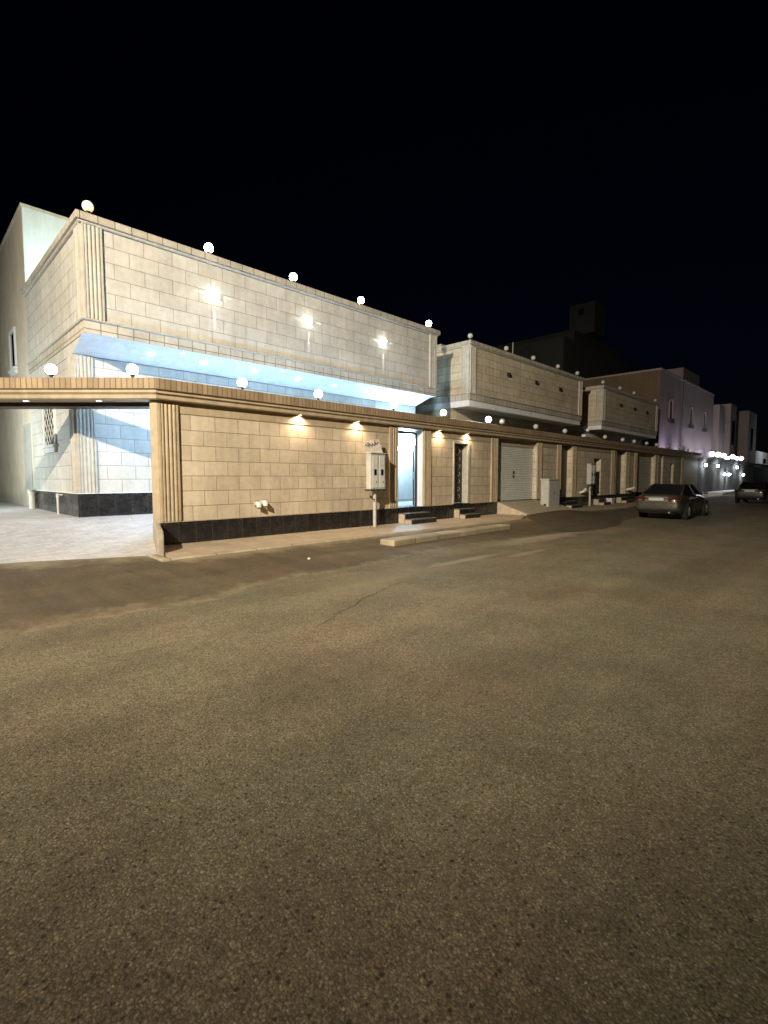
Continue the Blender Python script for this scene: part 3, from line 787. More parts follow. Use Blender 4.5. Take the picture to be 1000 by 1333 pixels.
# second and third villas
def villa(label, x0, x1, soff, light_left):
    t = thing('villa', label, 'house', ((x0+x1)/2, 17, 0), 'stone villas along the street')
    villa_upper(t, x0, x1, YU, 5.05, 5.36, 7.6, 'clad_grey', 24)
    MB().box(x0, x1, YL, 24, .3, 4.78).build('lower_wall', M['clad_grey'], t, uvo=(x0, 1.2))
    MB().sweep([(-.3, 4.78), (-.03, 4.78), (-.03, 5.05), (-.3, 5.05)], [(x0, 24), (x0, YU), (x1, YU), (x1, 24)]).build('fascia', M['plaster_white'], t)
    MB().box(x0+.3, x1-.3, YU+.3, YL-.001, 4.80, 4.86).build('soffit', M['plaster'], t)
    MB().box(x0-.02, x0+1.6, YU+1.6, YU+3.6, 7.6, 7.75).build('raised_coping', M['band'], t)
    return t
h2 = villa('grey stone villa of unlit globes next to the flood lit corner villa', 18.2, 29.75, None, True)
h3 = villa('dim stone villa farthest of the three, in front of the ochre and pink building', 32.95, 44.25, None, False)
MB().box(15.95, 19.3, 12.15, 13.9, 3.5, 3.98).build('side_canopy', M['plaster_white'], h2, bevel=.01)
MB().tube([(25.3, 15.0, 7.3), (25.3, 15.0, 9.25)], .025, 8).build('mast', M['grey_metal'], h2)
MB().box(29.76, 32.94, 16, 16.3, 0, 7.0).build('recess_wall', M['plaster'], h3)

# facade flood lights
def wall_light(x, y, z, lit, label, e=5):
    t = thing('wall_light', label, 'wall light', (x, y, z), 'star shaped wall lights on the upper facades' )
    MB().lathe((x, y-.004, z), [(.001, -.06), (.07, -.06), (.10, -.05), (.11, -.02), (.11, 0)], 18, 'y').build('housing', M['grey_metal'] if lit else M['lamp_post'], t)
    MB().lathe((x, y-.064, z), [(.001, -.075), (.05, -.066), (.085, -.035), (.112, .02), (.112, .05)], 18, 'y').build('lens', M['wall_lens'] if lit else M['glass'], t)
    for k in range(4):
        a = PI/4+PI/2*k+.2
        MB().sphere((x+.07*math.cos(a), y-.115, z+.07*math.sin(a)), .022, 8, 6).build('stud', M['dark_metal'], t)
    if lit:
        lamp('bulb', 'POINT', (x-.03, y-.14, z-.02), e, (.90, 1, .95), t, .05)
        lamp('beam', 'SPOT', (x, y-.05, z-.12), 150, (.86, 1, 1), t, .01, 9, .6, (x, y+.025, z-.95))
        for dx in (-1, 1): lamp('beam', 'SPOT', (x+dx*.12, y-.05, z), 22, (.92, 1, .97), t, .01, 12, .7, (x+dx*.6, y+.04, z+.03*dx))
        lamp('beam', 'SPOT', (x, y-.06, z+.12), 3, (1, 1, .90), t, .01, 60, .9, (x, y+.02, z+1.0))
    return t
for x, lab in ((6.39, 'leftmost lit white wall light on the corner villa facade'), (9.51, 'middle lit white wall light on the corner villa facade'), (12.83, 'rightmost lit white wall light on the corner villa facade')):
    wall_light(x, YU, 6.52, True, lab)
for x, lab in ((21.36, 'unlit dark wall light on the second villa facade, nearest its left corner'), (24.09, 'unlit dark wall light in the middle of the second villa facade'), (26.83, 'unlit dark wall light on the second villa facade, nearest its right end')):
    wall_light(x, YU, 6.58, False, lab)
for x, lab in ((36.08, 'unlit dark wall light on the third villa facade, leftmost'), (38.84, 'unlit dark wall light on the third villa facade, middle one'), (41.56, 'unlit dark wall light on the third villa facade, rightmost')):
    wall_light(x, YU, 6.64, False, lab)

# ------------------------------------------------------------------ globe lamps
def make_globe(loc, mat, label):
    t = thing('globe_lamp', label, 'globe lamp', loc, GLOBES)
    x, y, z = loc
    MB().lathe((x, y, z), [(.075, 0), (.075, .02), (.035, .035), (.03, .08), (.05, .11), (.058, .13), (.05, .14)], 16).build('post', M['lamp_post'], t)
    MB().sphere((x, y, z+.24), .118, 28, 16).build('globe', M[mat], t)
    return t
proto = {}
def globe(loc, mat, label, scale=1):
    if mat not in proto:
        proto[mat] = make_globe(loc, mat, label); return proto[mat]
    c = copy_tree(proto[mat]); c.location = loc; c['label'] = label; return c
fc = MB().frame((4.2, 11.3), (1, -1))
for s, lab in ((2.36, 'lit white globe lamp on the gate lintel, left one beside the villa corner'), (.56, 'lit white globe lamp on the gate lintel, right one under the blue soffit')):
    p = fc.w(-s, -.1, 0); globe((p[0], p[1], 3.75), 'globe', lab)
for x, mat, lab in ((6.35, 'globe', 'lit white globe lamp on the boundary wall above the twin pipe outlets'),
                    (8.74, 'globe', 'lit white globe lamp on the boundary wall left of the meter box'),
                    (11.84, 'globe', 'lit white globe lamp on the boundary wall above the open blue doorway'),
                    (14.49, 'globe_warm_low', 'warm lit globe lamp on the wall above the panel between the two doors'),
                    (17.45, 'globe_roof', 'bright white globe lamp at the pilaster left of the roller shutter'),
                    (18.5, 'unlit', 'unlit white globe lamp just right of the last bright one on the wall'),
                    (21.43, 'unlit', 'unlit globe lamp on the wall above the right edge of the roller shutter'),
                    (24.47, 'unlit', 'unlit globe lamp on the wall above the second plot tall door'),
                    (27.42, 'unlit', 'unlit globe lamp on the wall beside the small flood light'),
                    (29.71, 'unlit', 'unlit globe lamp on the wall right of the small dark door'),
                    (32.55, 'unlit', 'unlit globe lamp on the wall above the third plot tall door'),
                    (34.62, 'unlit', 'unlit globe lamp on the wall left of the dim second shutter'),
                    (37.07, 'unlit', 'unlit globe lamp on the wall above the dim second shutter'),
                    (39.25, 'unlit', 'dark unlit globe lamp on the wall above the roof of the silver car'),
                    (41.85, 'unlit', 'dark unlit globe lamp on the wall against the violet lit plaster, left'),
                    (45.14, 'unlit', 'dark unlit globe lamp on the wall against the violet lit plaster, middle'),
                    (47.66, 'unlit', 'dark unlit globe lamp on the wall against the violet lit plaster, right')):
    if mat == 'globe_warm_low' and mat not in M: M[mat] = glow('globe_warm_low', (1, .80, .52), 12)
    globe((x, 11.42, 3.75), mat, lab)
for x, mat, lab in ((3.45, 'globe_warm', 'orange glowing globe lamp on the very corner of the villa roof parapet'),
                    (6.32, 'globe_roof', 'second lit globe lamp on the corner villa parapet, right of the orange one'),
                    (9.03, 'globe_roof', 'lit globe lamp at the middle of the corner villa parapet'),
                    (11.84, 'globe_roof', 'fourth lit globe lamp on the corner villa parapet'),
                    (15.5, 'globe_roof', 'lit globe lamp at the right end of the corner villa parapet')):
    globe((x, YU+.1, 7.52), mat, lab)
tg = globe((XL+.14, 16.5, 7.40), 'globe_side', 'lit globe lamp half hidden behind the left parapet by the pale stair tower') if False else None
M['globe_side'] = glow('globe_side', (1, 1, .92), 40)
globe((XL+.16, 15.75, 7.50), 'globe_side', 'lit globe lamp half hidden behind the left parapet by the pale stair tower')
for x, lab in ((18.35, 'unlit white globe lamp on the near corner of the second villa parapet'), (21.33, 'unlit globe lamp, second along the second villa parapet'), (23.97, 'unlit globe lamp, third along the second villa parapet beside the mast'),
               (26.77, 'unlit globe lamp, fourth along the second villa parapet'), (29.3, 'unlit globe lamp at the far end of the second villa parapet')):
    globe((x, YU+.1, 7.6), 'unlit', lab)
for x, lab in ((33.2, 'unlit globe lamp on the near corner of the third villa parapet'), (36.2, 'unlit globe lamp, second along the third villa parapet'), (39.0, 'unlit globe lamp, third along the third villa parapet'), (43.9, 'unlit globe lamp at the far end of the third villa parapet')):
    globe((x, YU+.1, 7.6), 'unlit', lab)
lamp('fill_light', 'POINT', (.2, 19.0, 2.7), 480, (.72, .90, 1), w1, .15)  # unseen light without a fixture, added to brighten the villa's left face
# light thrown by the tower globe and the rooftop lamps
lamp('bulb', 'POINT', (4.2, 17.6, 8.1), 180, (.62, 1.0, .96), h1, .15)
# distant festive lights
M['globe_far'] = glow('globe_far', (.86, .95, 1), 40)
FARG = ['left end globe of the bright row over the distant lit wall', 'second globe of the bright row over the distant lit wall', 'third globe of the bright row over the distant lit wall', 'fourth globe of the bright row over the distant lit wall',
        'fifth globe of the bright row over the distant lit wall', 'sixth globe of the bright row over the distant lit wall', 'seventh globe of the bright row over the distant lit wall', 'right end globe of the bright row over the distant lit wall']
for x, lab in zip((55.8, 58.4, 60.8, 62.0, 63.2, 65.3, 67.6, 70.2), FARG):
    c = globe((x, 11.35, 3.45), 'globe_far', lab)
    q_ = random.uniform(1.0, 1.9); c.scale = (q_, q_, q_)
for x, z, lab in ((52.4, 2.75, 'bright wall light nearest on the distant lit wall'), (57.1, 2.75, 'bright wall light over the distant pale door'), (60.3, 1.95, 'lower bright wall light left of the distant dark door'),
                  (62.6, 1.95, 'lower bright wall light right of the distant dark door'), (66.4, 2.75, 'high bright wall light towards the far end of the distant wall'), (70.2, 1.95, 'lower bright wall light at the far end of the distant wall')):
    t = thing('wall_lamp', lab, 'wall light', (x, WY, z), 'bright wall lights on the distant boundary wall')
    MB().box(x-.10, x+.10, WY-.12, WY-.001, z-.14, z+.14).build('housing', M['grey_metal'], t)
    MB().sphere((x, WY-.20, z), .13, 14, 10).build('lens', M['globe_far'], t)
    lamp('bulb', 'POINT', (x, WY-.4, z), 45, (.86, .94, 1), t, .1)
    lamp('beam', 'SPOT', (x, WY-.12, z-.2), 90, (.9, .96, 1), t, .02, 30, .6, (x, WY-.02, 0))

# small flood light on the wall coping
t = thing('flood_light', 'small rectangular white flood light standing on the second plot wall coping', 'flood light', (26.7, 11.2, 3.75))
MB().box(26.2, 27.1, 11.1, 11.3, 3.78, 3.92).build('housing', M['white_metal'], t, bevel=.02)
MB().tube([(26.65, 11.25, 3.75), (26.65, 11.25, 4.12)], .03, 8).build('stand', M['lamp_post'], t)
MB().sphere((26.75, 11.2, 4.18), .10, 12, 8).build('lens', M['pvc'], t)

# ------------------------------------------------------------------ street furniture
def meter(x, y, label, n=2):
    t = thing('meter_box', label, 'meter box', (x+.3, y+.1, .085), 'electricity meter boxes on posts')
    b = MB().box(x, x+.62, y, y+.22, 1.25, 2.34).build('cabinet', M['grey_metal'], t, bevel=.012)
    MB().box(x-.03, x+.65, y-.03, y+.23, 2.34, 2.365).build('cap', M['grey_metal'], t)
    MB().box(x-.05, x+.67, y-.02, y+.24, 1.20, 1.25).build('shelf', M['lamp_post'], t)
    MB().tube([(x+.28, y+.13, .08), (x+.28, y+.13, 1.2)], .055, 14).build('post', M['grey_metal'], t)
    for k in range(2):
        cx = x+.17+.29*k
        d = MB().box(cx-.115, cx+.115, y-.014, y-.001, 1.30, 2.28).build('door', M['white_metal'], t, bevel=.004)
        MB().box(cx-.05, cx+.05, y-.022, y-.0145, 1.68, 1.86).build('meter_window', M['glass'], d)
        MB().box(cx-.075, cx-.065, y-.02, y-.0145, 1.98, 2.22).box(cx+.065, cx+.075, y-.02, y-.0145, 1.98, 2.22).box(cx-.065, cx+.065, y-.02, y-.0145, 1.975, 1.985).build('panel_rib', M['grey_metal'], d)
        MB().box(cx+.03, cx+.05, y-.026, y-.0145, 1.45, 1.50).build('latch', M['lamp_post'], d)
    MB().tube([(x+.22, y+.1, .95), (x+.10, y+.02, .93), (x+.02, y+.0, .98), (x+.08, y+.02, 1.02)], .014, 8).build('cable', M['lamp_post'], t)
    return t
mt = meter(10.26, 10.84, 'pale grey double meter box on a post beside the open blue doorway')
c = copy_tree(mt); c.location.x += 16.25; c.location.y += .04
c['label'] = 'distant grey meter box on a post between the tall door and the small dark door'

# tilted hand painted board on the first meter box
bt = thing('notice_board', 'tilted pale board with dark painted writing propped on top of the meter box', 'sign', (10.55, 10.95, 2.365))
q = [(10.22, 11.02, 2.37), (10.86, 10.93, 2.37), (10.75, 11.0, 2.80), (10.18, 11.08, 2.68)]
MB().extrude(q, (0.02, .03, 0)).build('panel', M['board'], bt, bevel=.004)
def on_board(u, v, off=.012):
    a, b, c_, d_ = [Vector(p) for p in q]
    bot = a.lerp(b, u); top = d_.lerp(c_, u); p = bot.lerp(top, v)
    return p+Vector((-.2, -.97, .1)).normalized()*off
st = MB()
strokes = [[(.10, .80), (.08, .66), (.16, .60), (.27, .63), (.33, .74), (.28, .86), (.20, .82), (.22, .72)], [(.33, .72), (.40, .62), (.48, .64), (.50, .78)], [(.52, .72), (.56, .62), (.64, .66), (.66, .86)],
           [(.70, .98), (.68, .72), (.60, .58)], [(.70, .72), (.78, .68), (.88, .80)], [(.24, .52), (.26, .50)], [(.42, .52), (.44, .50)], [(.80, .92), (.82, .90)]]
for s in strokes: st.tube([on_board(*p) for p in s], .011, 6)
st.build('lettering', M['ink'], bt)

# utility cabinet at the end of the ramp
ct = thing('utility_cabinet', 'tall pale grey utility cabinet standing right of the roller shutter', 'cabinet', (21.35, 10.6, .1))
MB().box(20.8, 21.9, 10.4, 10.78, .22, 1.50).build('body', M['grey_metal'], ct, bevel=.015)
MB().box(20.77, 21.93, 10.37, 10.81, 1.50, 1.56).build('roof', M['grey_metal'], ct, bevel=.01)
MB().box(20.85, 21.85, 10.42, 10.76, -.05, .22).build('plinth', M['concrete'], ct)
dd = MB().box(20.84, 21.345, 10.385, 10.399, .27, 1.46).build('door', M['grey_metal'], ct); MB().box(21.29, 21.32, 10.37, 10.384, .85, .98).build('handle', M['dark_metal'], dd)
MB().box(21.355, 21.86, 10.385, 10.399, .27, 1.46).build('door', M['grey_metal'], ct)
MB().box(20.785, 20.799, 10.5, 10.62, .30, .42).build('vent', M['dark_metal'], ct)

# twin pipe outlets in the wall
def spout(x, z, label):
    t = thing('pipe_outlet', label, 'pipe fitting', (x, WY, z), 'white pipe outlets in the boundary walls')
    for k, (dx, dz) in enumerate(((0, 0), (.19, .03))):
        o = MB().tube([(x+dx, WY-.001, z+dz), (x+dx, WY-.10, z+dz), (x+dx-.01, WY-.15, z+dz-.02), (x+dx-.02, WY-.165, z+dz-.09)], [.062, .062, .062, .058], 14).build('elbow', M['pvc'], t)
        MB().lathe((x+dx, WY-.03, z+dz), [(.085, -.02), (.085, .02), (.06, .022)], 14, 'y').build('collar', M['pvc'], o)
    return t
spout(6.62, .93, 'pair of white plastic pipe elbows poking from the long stone panel above the black tiles')
tp = MB().tube([(26.2, 11.29, .80), (26.2, 11.1, .88), (26.35, 11.05, 1.0)], .07, 12).build('pipe_outlet', M['pvc'])
tag(tp, 'tilted white pipe stub on the wall left of the second meter box', 'pipe fitting', 'white pipe outlets in the boundary walls')
tp = MB().tube([(33.0, 11.25, .85), (33.0, 10.95, .92), (33.2, 10.85, .98)], .08, 12).build('pipe_outlet', M['pvc'])
tag(tp, 'white pipe stub on the wall beyond the third set of steps', 'pipe fitting', 'white pipe outlets in the boundary walls')
o = MB().box(29.3, 29.75, 10.75, 11.1, .35, .42).box(29.33, 29.72, 10.78, 11.08, .09, .35).build('step_stool', M['pvc'])
tag(o, 'small white stool standing by the steps right of the small dark door', 'stool')

# ------------------------------------------------------------------ cars
def make_car(label, x, y, paintm, group):
    """saloon pointing +x, rear centre at (x, y)"""
    t = thing('parked_car', label, 'car', (x, y, 0), group)
    L, W = 4.55, .83
    # stations: x, bottom z, shoulder z, deck z, half width
    st = [(0.00, .40, .62, .74, .66), (.05, .28, .66, .90, .74), (.18, .24, .72, .98, .79), (.45, .22, .78, 1.00, .815), (.95, .20, .80, .985, .83), (1.7, .19, .80, .95, .83), (2.5, .19, .79, .935, .83),
          (3.2, .19, .77, .925, .825), (3.7, .20, .73, .88, .81), (4.15, .22, .66, .80, .77), (4.42, .26, .60, .70, .68), (4.55, .36, .54, .60, .56)]
    m = MB(); vs = []; K = 15
    for (sx, zb, zs, zd, w) in st:
        half = [(0, zb), (w*.55, zb), (w*.90, zb+.02), (w*.985, zb+.14), (w, (zb+zs)/2), (w*.985, zs), (w*.90, zd-.035), (w*.55, zd)]
        ring = [(-a, b) for a, b in half[::-1]][:-1] + half
        vs += [(x+sx, y+a, b) for a, b in ring]
    n = 15
    fs = [(i*n+k, i*n+(k+1) % n, (i+1)*n+(k+1) % n, (i+1)*n+k) for i in range(len(st)-1) for k in range(n)]
    fs += [tuple(range(n-1, -1, -1)), tuple((len(st)-1)*n+k for k in range(n))]
    m.add(vs, fs, True)
    body = m.build('body', M[paintm], t)
    sub = body.modifiers.new('sub', 'SUBSURF'); sub.levels = 1; sub.render_levels = 2
    # cabin: roof shell and glass
    zr = 1.345
    rb, rt0, rt1, ft1 = .62, 1.42, 2.55, 3.40     # base rear, roof rear, roof front, base front
    wb, wr = .75, .56
    P = {}
    for s in (-1, 1):
        P[s] = dict(rb=Vector((x+rb, y+s*wb*.92, .985)), rr=Vector((x+rt0, y+s*wr, zr-.03)), rf=Vector((x+rt1, y+s*wr, zr-.02)), fb=Vector((x+ft1, y+s*wb*.95, .92)), mb=Vector((x+2.0, y+s*wb*1.04, .95)), mr=Vector((x+1.95, y+s*(wr+.02), zr-.005)))
    roof = MB()
    rows = []
    for key, cz in (('rr', .012), ('mr', .03), ('rf', .012)):
        a, b = P[-1][key], P[1][key]
        rows.append([a.lerp(b, k/6)+Vector((0, 0, cz*math.sin(PI*k/6))) for k in range(7)])
    roof.add([p for r_ in rows for p in r_], [(i*7+k, i*7+k+1, (i+1)*7+k+1, (i+1)*7+k) for i in range(2) for k in range(6)], True)
    for s in (-1, 1):    # pillars
        roof.tube([P[s]['rb'], P[s]['rr'], P[s]['mr'], P[s]['rf'], P[s]['fb']], .035, 8)
        roof.tube([P[s]['mb'], P[s]['mr']], .03, 8)
        c0 = P[s]['rb'].lerp(P[s]['mb'], .30)
        roof.add([P[s]['rb'], c0, P[s]['rr'].lerp(P[s]['mr'], .12), P[s]['rr']], [(0, 1, 2, 3)])
    roof.build('roof', M[paintm], t, fixn=True)
    def bulge(a, b, c_, d_, out, name):
        g = MB(); n_ = 6; vv = []
        for j in range(n_+1):
            for i in range(n_+1):
                u, v = i/n_, j/n_
                p = a.lerp(b, u).lerp(d_.lerp(c_, u), v)
                vv.append(p+Vector(out)*math.sin(PI*u)*.9+Vector(out)*.1)
        g.add(vv, [(j*(n_+1)+i, j*(n_+1)+i+1, (j+1)*(n_+1)+i+1, (j+1)*(n_+1)+i) for j in range(n_) for i in range(n_)], True)
        return g.build(name, M['glass'], t)
    rw = bulge(P[-1]['rb'], P[1]['rb'], P[1]['rr'], P[-1]['rr'], (-.06, 0, .03), 'rear_window')
    bulge(P[-1]['fb'], P[1]['fb'], P[1]['rf'], P[-1]['rf'], (.08, 0, .03), 'windscreen')
    for s in (-1, 1):
        bulge(P[s]['rb'], P[s]['mb'], P[s]['mr'], P[s]['rr'], (0, s*.012, 0), 'side_window')
        bulge(P[s]['mb'], P[s]['fb'], P[s]['rf'], P[s]['mr'], (0, s*.012, 0), 'side_window')
        # tail lamps wrapping the corner
        tl = MB()
        tl.extrude([(x-.02, y+s*.40, .72), (x-.02, y+s*.40, .86), (x+.03, y+s*.70, .88), (x+.20, y+s*.80, .87), (x+.20, y+s*.815, .74), (x+.01, y+s*.72, .70)], (.08, 0, 0))
        tl.build('tail_lamp', M['red_lens'], t, bevel=.01)
        hl = MB().extrude([(x+4.28, y+s*.45, .60), (x+4.20, y+s*.70, .66), (x+4.28, y+s*.70, .56)], (.12, 0, -.02)); hl.build('headlamp', M['glass'], t)
        mr = MB().sphere((x+3.05, y+s*.95, .98), .085, 12, 8, .75); mr.tube([(x+3.08, y+s*.80, .95), (x+3.06, y+s*.92, .97)], .025, 6); mr.build('mirror', M[paintm], t)
        dl = MB().box(x+1.95, x+1.958, y+s*.826, y+s*.834, .30, .93).box(x+1.30, x+1.308, y+s*.826, y+s*.834, .50, .93).box(x+3.0, x+3.008, y+s*.826, y+s*.832, .30, .92)
        dl.build('door_gap', M['rubber'], t)
        for hx in (1.45, 2.15): MB().box(x+hx, x+hx+.18, y+s*.835-.01, y+s*.835+.01, .80, .83).build('door_handle', M['rim'], t)
        for wx in (1.08, 3.78):
            # arch, tyre, rim with spokes
            ar = MB().lathe((x+wx, y+s*.80, .31), [(.001, s*.042), (.365, s*.042), (.375, s*.03), (.375, -s*.1)], 24, 'y'); ar.build('wheel_arch', M['rubber'], t)
            wh = MB().lathe((x+wx, y+s*.77, .305), [(.20, -.09), (.29, -.095), (.305, -.06), (.305, .06), (.29, .095), (.20, .09), (.20, -.09)], 24, 'y').build('wheel', M['rubber'], t)
            rm = MB().lathe((x+wx, y+s*.77, .305), [(.205, s*.07), (.19, s*.085), (.18, s*.05)], 24, 'y')
            rm.lathe((x+wx, y+s*.77, .305), [(.001, s*.092), (.045, s*.09), (.05, s*.06)], 14, 'y')
            for k in range(5):
                a = 2*PI*k/5+.3
                rm.tube([(x+wx+.04*math.cos(a), y+s*.852, .305+.04*math.sin(a)), (x+wx+.19*math.cos(a), y+s*.845, .305+.19*math.sin(a))], .024, 6)
            rm.build('rim', M['rim'], wh)
    MB().box(x-.045, x-.025, y-.26, y+.26, .735, .845).build('number_plate', M['plate'], t, bevel=.006)
    MB().box(x-.02, x+.02, y-.40, y+.40, .855, .885).build('boot_strip', M['rim'], t, bevel=.006)
    MB().box(x-.012, x+.3, y-.66, y+.66, .655, .665).build('boot_gap', M['rubber'], t)
    bp = MB().box(x-.03, x+.25, y-.70, y+.70, .33, .42); bp.build('bumper_valance', M['rubber'], t, bevel=.03)
    MB().tube([(x-.02, y-.45, .30), (x+.3, y-.45, .30)], .035, 10).build('exhaust', M['rim'], t)
    MB().tube([(x+1.5, y+.1, 1.34), (x+1.36, y+.1, 1.44)], .006, 6).build('aerial', M['rubber'], t)
    return t
car1 = make_car('champagne silver saloon car parked at the kerb, seen from behind', 20.5, 5.90, 'car_silver', 'saloon cars parked along the street')
car2 = make_car('black saloon car parked further along at the right edge', 37.4, 5.55, 'car_dark', 'saloon cars parked along the street')

# ------------------------------------------------------------------ distant buildings
def arched_window(t, x, y, z0, z1, w=.8):
    p = [(x-w/2, z0), (x+w/2, z0), (x+w/2, z1-w/2)] + [(x+w/2*math.cos(PI*k/8), z1-w/2+w/2*math.sin(PI*k/8)) for k in range(1, 8)] + [(x-w/2, z1-w/2)]
    wo = MB().extrude([(a, y-.03, b) for a, b in p], (0, .025, 0)).build('window', M['glass'], t)
    MB().box(x-w*.7, x+w*.7, y-.22, y-.031, z0-.35, z0).build('sill', M['lamp_post'], wo)
    e = MB().tube([(x+(a-x)*1.18, y-.06, b+(.08 if b > z0+.5 else 0)) for a, b in p[1:]+[p[0]]], .07, 6); e.build('frame', M['pink'], wo)
b4 = thing('apartment_building', 'pink plastered building with arched windows, violet light at its foot and ochre side', 'building', (56, 18, 0))
MB().box(46.9, 66, 13.5, 24, 0, 10.8).build('wall', M['pink'], b4)
MB().box(46.85, 46.898, 13.5, 24, 0, 10.8).build('side_wall', M['ochre'], b4)
MB().sweep([(-.2, 10.8), (.06, 10.8), (.06, 10.95), (-.2, 10.95)], [(46.85, 24), (46.85, 13.5), (66, 13.5)]).build('coping', M['pink'], b4)
MB().box(59.5, 66.05, 15, 21, 10.8, 13.2).build('roof_room', M['pink'], b4)
MB().box(53.2, 53.5, 13.42, 13.499, 3, 10.6).build('downpipe', M['greybld'], b4)
MB().box(54.5, 66, 13.35, 13.499, 3.2, 4.6).build('plinth', M['pink'], b4)
for x, z0, z1 in ((49.9, 6.9, 8.6), (56.6, 6.9, 8.6), (62.0, 6.9, 8.6)): arched_window(b4, x, 13.5, z0, z1, .9)
for x in (48.0, 52.0, 56.0, 60.0, 64.0):
    lamp('uplight', 'SPOT', (x, 12.3, 3.6), 130, (.74, .66, 1.0), b4, .2, 130, .9, (x, 13.6, 5.0))
b5 = thing('apartment_building', 'tall grey building with projecting bays and dark windows behind the bright lamps', 'building', (78, 18, 0))
MB().box(66.1, 92, 14.2, 24, 0, 9.8).build('wall', M['greybld'], b5)
for x0, x1, zt in ((66.6, 69.0, 9.9), (72.5, 76.0, 10.6), (84.5, 90.5, 10.9)): MB().box(x0, x1, 13.0, 14.199, 3.4, zt).build('bay', M['pink'], b5)
for x in (74.2, 81, 87.0):
    yy = 13.0 if x != 81 else 14.2
    wo = MB().box(x-.8, x+.8, yy-.05, yy-.002, 5.6, 8.6).build('window', M['glass'], b5)
    MB().box(x-.9, x+.9, yy-.16, yy-.051, 5.45, 5.6).build('sill', M['greybld'], wo)
b6 = thing('apartment_building', 'dark unlit concrete block with rooftop stair box rising behind the villas', 'building', (62, 28, 0))
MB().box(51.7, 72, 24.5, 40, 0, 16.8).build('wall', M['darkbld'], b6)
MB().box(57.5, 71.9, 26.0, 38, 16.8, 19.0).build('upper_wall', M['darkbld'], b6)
rb_ = MB().box(60, 63.2, 23.2+1.5, 27.8, 19.0, 22.6).build('roof_box', M['darkbld'], b6)
MB().box(59.96, 59.998, 26.0, 26.7, 21.3, 22.0).build('window', M['glass'], rb_)
b7 = thing('apartment_building', 'small white lit building at the right edge above a dark wall', 'building', (100, 16, 0))
MB().box(92.5, 125, 13.2, 22, 3.8, 5.7).build('upper_wall', M['plaster_white'], b7)
MB().box(92.8, 125, 13.5, 22, 0, 3.8).build('lower_wall', M['darkbld'], b7)
for x in (100.5, 108): MB().box(x-1.1, x+1.1, 13.12, 13.199, 3.9, 4.7).build('window', M['glass'], b7)
lamp('fill_light', 'POINT', (97, 9.5, 6.5), 330, (.75, .88, 1), b7, .2)
t = thing('wall_lamp', 'warm yellow lamp glowing at the far right edge above the black car', 'wall light', (103, 11, 2.9))
MB().box(102.8, 103.2, 11.2, 11.4, 2.6, 3.2).build('bracket', M['lamp_post'], t); MB().sphere((103, 11, 3.0), .28, 12, 8).build('globe', M['yellow_lens'], t); MB().sphere((101.6, 11, 2.3), .16, 12, 8).build('lens', M['globe_far'], t)
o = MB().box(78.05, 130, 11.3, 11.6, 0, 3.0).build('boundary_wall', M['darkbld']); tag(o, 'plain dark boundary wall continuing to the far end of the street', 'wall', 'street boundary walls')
# white slab: lamplight on the ground before the wall, put into its colour
o = MB().prism([(52, 9.6), (66, 9.6), (66, 11.2), (52, 11.2)], .086, .30).build('lit_ground', M['plaster_white']); tag(o, 'white slab standing for the lamplit ground at the foot of the distant bright wall', 'platform')

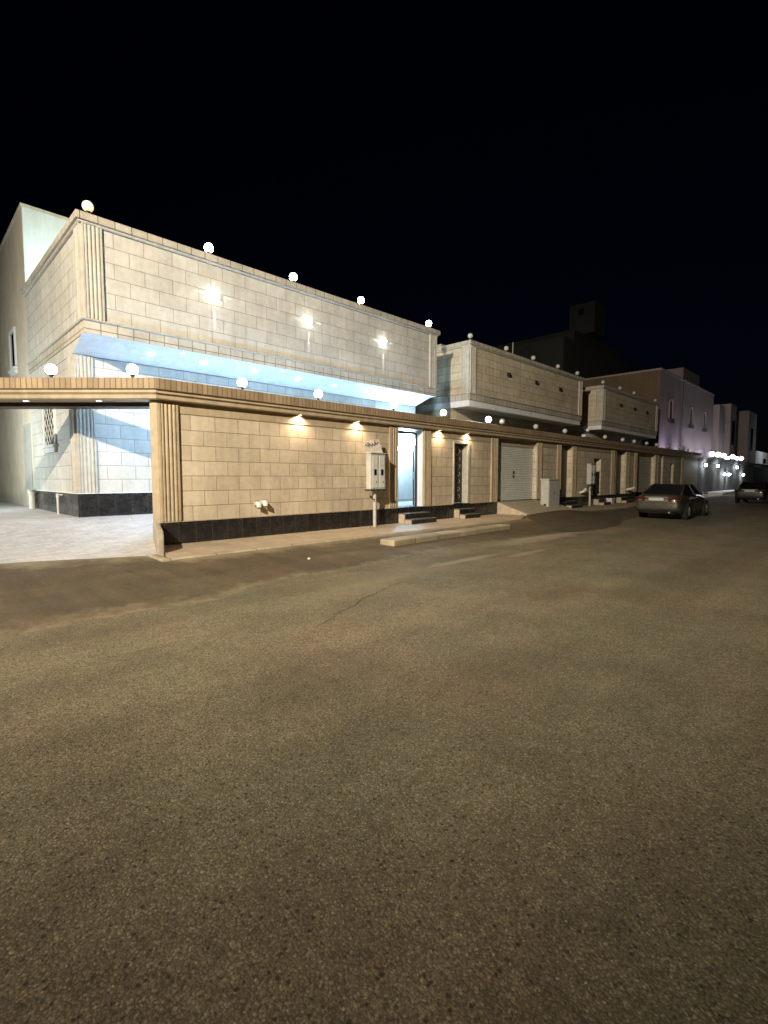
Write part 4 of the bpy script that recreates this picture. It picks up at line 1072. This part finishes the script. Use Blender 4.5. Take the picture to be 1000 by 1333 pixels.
# ------------------------------------------------------------------ street lamp behind the camera, the key light
LX, LY, LZ = -9.0, 1.2, 10.8
sl = thing('street_lamp', 'tall grey steel street lamp at the junction with curved arm', 'street lamp', (-11.5, -.8, 0))
MB().tube([(-11.5, -.8, 0), (-11.5, -.8, 5), (-11.5, -.8, 10.2), (-11.2, -.6, 10.7), (-10.6, -.1, 10.95), (-9.6, .7, 11.0)], [.11, .09, .07, .06, .05, .045], 14).build('pole', M['grey_metal'], sl)
MB().box(-9.75, -8.6, .85, 1.5, 10.88, 11.02).build('lamp_head', M['grey_metal'], sl, bevel=.03)
KEY = lamp('bulb', 'SPOT', (LX, LY, LZ), 42000, (1, .885, .70), sl, .12, 88, 1.0, (19, 13.2, 2.8))

# ------------------------------------------------------------------ night sky
world = bpy.data.worlds.new('World'); scene.world = world; world.use_nodes = True
nt = world.node_tree; bg = nt.nodes['Background']
sky = nt.nodes.new('ShaderNodeTexSky'); sky.sky_type = 'NISHITA'; sky.sun_disc = False
sky.sun_elevation = R(-2.0); sky.sun_rotation = R(60); sky.air_density = 1.0; sky.dust_density = .3; sky.ozone_density = 4
nt.links.new(sky.outputs['Color'], bg.inputs['Color']); bg.inputs['Strength'].default_value = .008
night_fill = bpy.data.lights.new('night_fill', 'SUN'); night_fill.energy = .004; night_fill.angle = R(.5); night_fill.color = (1, .95, .9)  # faint sun lamp added as fill for the dark background buildings
mo = bpy.data.objects.new('night_fill', night_fill); COL.objects.link(mo); mo.rotation_euler = (R(50), 0, R(-60))

# ------------------------------------------------------------------ camera
f_, cx_, cy_, hv_, H_ = 640., 500., 666.5, 622., 1.6
pit = math.atan((cy_-hv_)/f_); az = math.atan2(643., f_/math.cos(pit))
fh = Vector((math.cos(az), math.sin(az), 0)); rt_ = Vector((math.sin(az), -math.cos(az), 0))
fw = fh*math.cos(pit)+Vector((0, 0, -math.sin(pit))); up = rt_.cross(fw)
cam = bpy.data.cameras.new('camera'); co = bpy.data.objects.new('camera', cam); COL.objects.link(co)
co.matrix_world = Matrix(((rt_.x, up.x, -fw.x, 0), (rt_.y, up.y, -fw.y, 0), (rt_.z, up.z, -fw.z, H_), (0, 0, 0, 1)))
cam.sensor_fit = 'HORIZONTAL'; cam.sensor_width = 36; cam.lens = 36*f_/1000.; cam.clip_start = .05; cam.clip_end = 2000
scene.camera = co
scene.view_settings.view_transform = 'Standard'; scene.view_settings.look = 'None'; scene.view_settings.exposure = 0; scene.view_settings.gamma = 1
scene.render.engine = 'CYCLES'
cy = scene.cycles
cy.use_denoising = True; cy.max_bounces = 6; cy.diffuse_bounces = 4; cy.glossy_bounces = 3; cy.sample_clamp_indirect = 4
try: cy.use_light_tree = True
except Exception: pass
